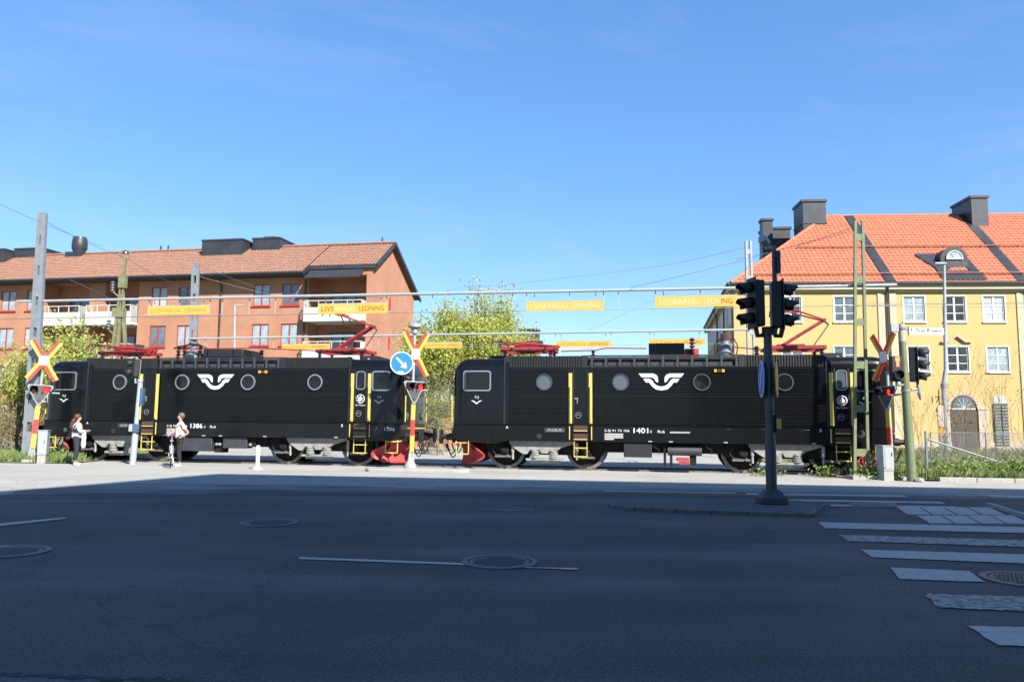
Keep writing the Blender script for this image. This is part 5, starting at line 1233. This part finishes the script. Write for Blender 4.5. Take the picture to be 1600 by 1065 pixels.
for i in range(n):
    z = 1.14-.58*i/(n-1)
    for j, (x, y) in enumerate(((.20,-.10),(.30,-.12),(.36,-.02),(.28,.06),(.20,.02))):
        w_ = 1-.25*abs(i/(n-1)-.55); vs.append((.28+(x-.28)*w_*1.1+.012*math.sin(i*2+j), y*w_-.02+.015*math.sin(i*1.7+j*2), z-.02*math.sin(j*1.3)))
for i in range(n-1):
    for j in range(5): fs.append((i*5+j, i*5+(j+1) % 5, (i+1)*5+(j+1) % 5, (i+1)*5+j))
fs += [tuple(range(5)), tuple((n-1)*5+j for j in range(5))]
jo = tag(jk.add(vs, fs).build('jacket', 'creamcloth'), 'cream jacket hanging over the arm of the woman', 'jacket'); jo.location = wb; s = jo.modifiers.new('s', 'SUBSURF'); s.levels = s.render_levels = 1
bg_ = empty('shoulder_bag', wb, 0, 'black shoulder bag hanging at the back of the woman', 'bag')
skinned('bag_body', [((-.26,-.10,.98),(.08,.10)), ((-.22,-.11,.82),(.09,.12))], [(0,1)], 'blackcloth', bg_)
MB().tube([(-.22,-.16,.96),(-.08,-.22,1.18),(.06,-.18,1.37),(.10,-.06,1.43),(.04,.08,1.38),(-.16,.02,1.15),(-.24,-.02,1.0)], .012, 6).build('strap', 'blackcloth', bg_)
skinned('helmet', [((-.36,-.02,1.10),.05), ((-.40,-.04,1.17),.075), ((-.37,-.03,1.25),.06)], [(0,1),(1,2)], 'darkmetal', bg_)

bf = gnd(266, 731.2); mb_ = gnd(279, 728.8); mb_.z = .004
hb = bf-mb_
mo, V = person(mb_, 'person in white T-shirt and black trousers, one hand on bicycle handlebar', (-.85, -.45), 1.75, 'hairg', 'whitecloth', 'blackcloth', 'white',
          ((.30,-.06,1.12), (.14,-.16,1.00)), ((-.20,-.06,1.16), (-.20,-.36,1.06)), .08, 'short', .35)
bk = empty('bicycle', Vector((bf.x, bf.y, .004)), math.atan2(-.93, .40), 'silver bicycle seen end-on beside the person in white T-shirt', 'bicycle')
def wheel(x):
    w_ = bpy.data.objects.new('wheel', None); col.objects.link(w_); w_.parent = bk; w_.location = (x, 0, .34)
    pts = [(.33*math.cos(2*math.pi*k/28), 0, .33*math.sin(2*math.pi*k/28)) for k in range(29)]
    MB().tube(pts, .020, 6, False).build('tyre', 'rubber', w_)
    MB().ring(.315,.295,(0,0,0),(1,0,0),(0,0,1),(0,1,0),-.012,.012,28).build('rim', 'chrome', w_)
    MB().tube([(0,-.05,0),(0,.05,0)], .025, 8).build('hub', 'chrome', w_)
    for k in range(20):
        a = 2*math.pi*k/20; MB().tube([(.02*math.cos(a),.03*(-1)**k,.02*math.sin(a)),(.30*math.cos(a+.2),0,.30*math.sin(a+.2))], .0018, 4).build('spoke', 'chrome', w_)
    b = MB(); vs = []; fs = []
    for k in range(13):
        a = R(20+150*k/12)
        for y in (-.028,.028): vs.append((.365*math.cos(a), y, .365*math.sin(a)))
    for k in range(12): fs.append((k*2,k*2+1,k*2+3,k*2+2))
    o = b.add(vs, fs).build('mudguard', 'palemetal', w_); o.modifiers.new('t', 'SOLIDIFY').thickness = .004
wheel(0); wheel(-1.05)
b = MB(); bb = (-.62,0,.30); hd = (-.17,0,.82); hd2 = (-.13,0,.68); sp_ = (-.74,0,.80); ra = (-1.05,0,.34)
for p, q, r_ in ((bb,hd2,.018),(hd,sp_,.016),(bb,sp_,.016),(hd,hd2,.02)): b.tube([p,q],r_,8)
for y in (-.05,.05): b.tube([bb,(ra[0],y,ra[2])],.011,6); b.tube([sp_,(ra[0],y,ra[2])],.009,6)
b.build('frame', 'palemetal', bk)
b = MB()
for y in (-.05,.05): b.tube([(-.13,y,.70),(-.06,y,.50),(0,y,.34)],.012,6)
b.tube([(-.13,-.06,.70),(-.13,.06,.70)],.015,6); b.build('fork', 'palemetal', bk)
MB().tube([(-.17,0,.80),(-.19,0,1.02)],.015,8).tube([(-.34,-.29,1.03),(-.20,-.2,1.06),(-.17,0,1.04),(-.20,.2,1.06),(-.34,.29,1.03)],.012,6).build('handlebar', 'chrome', bk)
for y in (-.29,.29): MB().tube([(-.36,y*1.02,1.03),(-.25,y*.84,1.05)],.018,8).build('grip', 'rubber', bk)
MB().tube([(-.74,0,.78),(-.77,0,.93)],.013,8).prism([(-.92,-.09),(-.92,.09),(-.72,.05),(-.58,.02),(-.58,-.02),(-.72,-.05)], u=(1,0,0), v=(0,1,0), w=(0,0,1), w0=.93, w1=.98).build('saddle', 'rubber', bk)
MB().ring(.095,.08,(-.62,.05,.30),(1,0,0),(0,0,1),(0,1,0),0,.006,20).tube([(-.62,.06,.30),(-.55,.08,.14)],.01,6).tube([(-.62,-.06,.30),(-.69,-.08,.46)],.01,6).box(-.59,-.51,.08,.17,.13,.15).box(-.73,-.65,-.17,-.08,.45,.47).build('crank', 'chrome', bk)
MB().lathe([(0,0),(.05,0),(.04,-.06),(0,-.07)],(-.08,0,.88),(1,0,0),12).build('headlamp', 'chrome', bk)

# ------------------------------------------------------------------ trees, shrubs, grass
def branches(b, p, d, L, r, lvl, tips, rnd, spread=.6, up=.25, kids=(3,5), shrink=.68):
    n = 4; pts = [p]; q = p.copy(); dd = d.copy()
    for k in range(n):
        dd = (dd+Vector((rnd.uniform(-1,1),rnd.uniform(-1,1),rnd.uniform(-1,1)))*.13+Vector((0,0,up*.12))).normalized(); q = q+dd*L/n; pts.append(q.copy())
    b.tube(pts, [r*(1-.45*k/n) for k in range(n+1)], 5 if lvl > 1 else 4, lvl > 2)
    if lvl <= 1: tips += pts[1:]
    if lvl == 0: return
    for k in range(rnd.randint(*kids)):
        f = rnd.uniform(.4, 1); i = min(n-1, int(f*n)); s = pts[i].lerp(pts[i+1], f*n-i)
        v = Vector((rnd.gauss(0,1), rnd.gauss(0,1), rnd.gauss(0,.6))).normalized()
        branches(b, s, (dd+v*spread*1.6+Vector((0,0,up))).normalized(), L*shrink*rnd.uniform(.75,1.15), r*.5, lvl-1, tips, rnd, spread, up, kids, shrink)
def leaves(b, pts, n, sp, sz, rnd):
    for i in range(n):
        c = rnd.choice(pts)+Vector((rnd.gauss(0,sp),rnd.gauss(0,sp),rnd.gauss(0,sp))); s = sz*rnd.uniform(.6,1.3)
        a = Vector((rnd.gauss(0,1),rnd.gauss(0,1),rnd.gauss(0,1))).normalized(); u = a.orthogonal().normalized(); v = a.cross(u)
        if rnd.random() < .5: u, v = v, -u
        b.add([c-u*s*.5, c+v*s*.32, c+u*s*.6, c-v*s*.32], [(0,1,2,3)])
def tree(base, label, h, r, lvl, nl, sp, sz, leaf, seed, trunks=1, up=.35, spread=.55, kids=(3,5), name='tree', cat='tree', group=None, bark='bark', frac=.42, wide=0):
    rnd = random.Random(seed); t = empty(name, base, 0, label, cat, group); b = MB(); tips = []
    for k in range(trunks):
        d = Vector((rnd.uniform(-wide-.1,wide+.1), rnd.uniform(-wide-.1,wide+.1), 1)).normalized()
        branches(b, Vector((rnd.uniform(-.2,.2)*(trunks > 1)*(1+wide),rnd.uniform(-.2,.2)*(trunks > 1)*(1+wide),-.05)), d, h*frac*rnd.uniform(.8,1.1), r, lvl, tips, rnd, spread, up, kids)
    b.build('trunk', bark, t, recalc=False)
    if nl:
        lb = MB(); leaves(lb, tips, nl, sp, sz, rnd); lb.build('crown', leaf, t, recalc=False)
    return t
def gp_(px, Y): p = at(px, 660, Y); p.z = 0; return p
tree(gp_(735, 50), 'large spring tree with yellow-green leaves behind the gap between the locomotives', 11.4, .20, 4, 42000, .42, .17, 'leaf', 3, 4, .42, .42, (3,5), wide=.28, frac=.36)
tree(gp_(682, 52), 'smaller spring tree at the brick gable, left of the large one', 10.2, .15, 4, 15000, .40, .17, 'leaf', 5, 3, .35, .5, wide=.25, frac=.36)
tree(gp_(120, 38.5), 'bright yellow-green bush before the left balconies', 7.6, .06, 3, 5200, .30, .15, 'leaf', 11, 7, .35, .5, name='bush', cat='bush', wide=.35, frac=.44)
tree(gp_(30, 34), 'yellow-green bush behind the left crossing signal', 6.2, .05, 3, 3800, .28, .13, 'leaf', 12, 6, .3, .55, name='bush', cat='bush', wide=.3, frac=.44)
k = 0
for px, Y, h, lb, lf, nl in ((-5, 32.5, 2.6, 'dry brown twiggy shrub at the far left edge, lowest in front', 'hedge', 900), (25, 31.8, 2.2, 'dry twiggy shrub left of the steel mast', 'hedge', 900), (72, 33, 2.4, 'dry twiggy shrub between the steel mast and the locomotive', 'hedge', 700),
        (668, 38, 4.2, 'brown twiggy shrub seen in the gap, left side', 'hedge', 900), (690, 36, 3.2, 'twiggy green shrub in the middle of the gap between the locomotives', 'leafg', 1500), (703, 40, 5.0, 'tall twiggy shrub in the gap beside the right cab', 'leafg', 1300)):
    tree(gp_(px, Y), lb, h, .03, 3, nl, .14, .10, lf, 20+k, 7, .2, .7, (3,4), 'shrub', 'shrub', 'shrubs beside the track', 'twig', .5, .4); k += 1
for px, Y, h, lb in ((1418, 33, 4.6, 'bare tan shrub rising left of the house door'), (1440, 36, 5.2, 'bare thin-branched shrub behind the traffic light'), (1462, 31, 3.4, 'low bare shrub behind the fence post'),
        (1500, 34, 5.8, 'bare shrub with long shoots in front of the arched door'), (1530, 38, 5.0, 'bare shrub right of the arched door'), (1580, 33, 6.6, 'tall bare shrub at the right edge before the yellow wall'), (1610, 31, 4.0, 'bare shrub cut by the right edge')):
    tree(gp_(px, Y), lb, h*.85, .014, 3, 70, .1, .07, 'hedge', 40+k, 4, .45, .4, (2,4), 'bare_shrub', 'shrub', 'bare shrubs before the yellow house', 'twig', .5, .25); k += 1
def grass(name, poly_fn, n, h, seed, m='grass'):
    rnd = random.Random(seed); b = MB()
    for i in range(n):
        x, y = poly_fn(rnd); hh = h*rnd.uniform(.4,1.2); a = rnd.uniform(0, 6.3); w_ = .012+.008*rnd.random(); le = Vector((math.cos(a),math.sin(a),0)); si = Vector((-le.y,le.x,0)); p = Vector((x,y,-.01)); lean = rnd.uniform(.1,.7)*hh
        b.add([p-si*w_, p+si*w_, p+le*lean*.4+Vector((0,0,hh*.6))+si*w_*.7, p+le*lean+Vector((0,0,hh))], [(0,1,2,3)])
    o = b.build(name, m, None, recalc=False); return o
def rg(r):
    x = 10.5+(r.random()**1.3)*22; y0 = 22.75 if x < 11.6 else 22.45-(x-12.3)*.13; return x, y0+(r.random()**1.5)*7
def lg(r):
    x = -15.7-r.random()*14; return x, 27.35-(x+15.7)*.06+(r.random()**1.4)*5
tag(grass('grass', rg, 26000, .34, 1), 'rough green grass on the right verge behind the kerb', 'grass', kind='stuff')
tag(grass('grass', lg, 15000, .34, 2), 'green grass at the foot of the left crossing signal', 'grass', kind='stuff')
def rg2(r): x = r.uniform(11, 40); return x, 33+r.random()*13
tag(grass('grass', rg2, 9000, .4, 3, 'hedge'), 'dry pale grass between the track and the yellow house', 'grass', kind='stuff')
# leafy low growth on the verge
def weeds(cx, cy, rx, ry, rz, n, seed, m, label):
    rnd = random.Random(seed); b = MB()
    pts = [Vector((cx+rnd.gauss(0,rx), cy+rnd.gauss(0,ry), abs(rnd.gauss(0,rz))+.05)) for _ in range(80)]
    leaves(b, pts, n, .10, .09, rnd)
    for q in pts[:40]: b.tube([(q.x+rnd.uniform(-.1,.1), q.y, 0), q], .006, 3, False)
    return tag(b.build('low_shrub', m, None, recalc=False), label, 'shrub', 'low leafy plants on the verge')
weeds(14.9, 23.0, .9, .35, .28, 2600, 1, 'leafg', 'low green shrub at the right edge behind the kerb stones')
weeds(13.3, 23.6, .8, .4, .22, 1800, 2, 'leafg', 'low green plants in front of the fallen fence rail')
weeds(10.95, 22.95, .35, .2, .2, 1100, 3, 'leafg', 'weeds round the foot of the green mast')
weeds(9.6, 23.6, .25, .12, .10, 250, 4, 'leafg', 'small tuft of weeds beside the rail before the right cab')
weeds(7.9, 23.85, .22, .08, .08, 160, 5, 'grass', 'small bright grass tuft on the crossing under the right locomotive')
weeds(-16.9, 28.2, .45, .3, .16, 900, 6, 'leafg', 'leafy weeds around the left cabinet and signal foot')
def stone(x, y, s, seed, label):
    rnd = random.Random(seed); b = bmesh.new(); bmesh.ops.create_icosphere(b, subdivisions=2, radius=s)
    for v in b.verts: v.co *= rnd.uniform(.8,1.15); v.co.z *= .6
    me = bpy.data.meshes.new('stone'); b.to_mesh(me); b.free(); me.materials.append(T['concrete']); tag(link('stone', me, loc=(x, y, s*.3)), label, 'stone', 'pale stones in the grass')
c = gnd(1412, 750); stone(c.x, c.y, .13, 1, 'pale stone left of the leaning green pole'); c = gnd(1425, 752); stone(c.x+.12, c.y-.16, .14, 2, 'pale flat stone at the foot of the leaning green pole')
# red timber shed glimpsed between the locomotives
c = gp_(676, 46); t = empty('timber_shed', c, -.15, 'dark red timber shed glimpsed between the locomotives', 'shed')
MB().box(-3.0,1.2,0,3,0,2.1).build('wall', 'brick', t); MB().prism([(-3.3,2.1),(1.5,2.1),(1.5,2.22),(-.9,2.9),(-3.3,2.22)], w0=-.3, w1=3.3).build('roof', 'sheet', t); MB().box(-.4,.5,-.03,0,.05,1.95).build('door', 'wood', t)
# dark tall block far behind the right locomotive's folded pantograph
c = gp_(826, 70); t = empty('vent_tower', c, -.1, 'dark grey sheet-metal tower behind the folded pantograph', 'tower')
hz_ = at(826, 516, 70).z; MB().box(-.95,.85,0,2,0,hz_).build('shaft', 'sheet', t); MB().box(-1.05,.95,-.1,2.1,hz_,hz_+.15).build('cap', 'sheet', t)
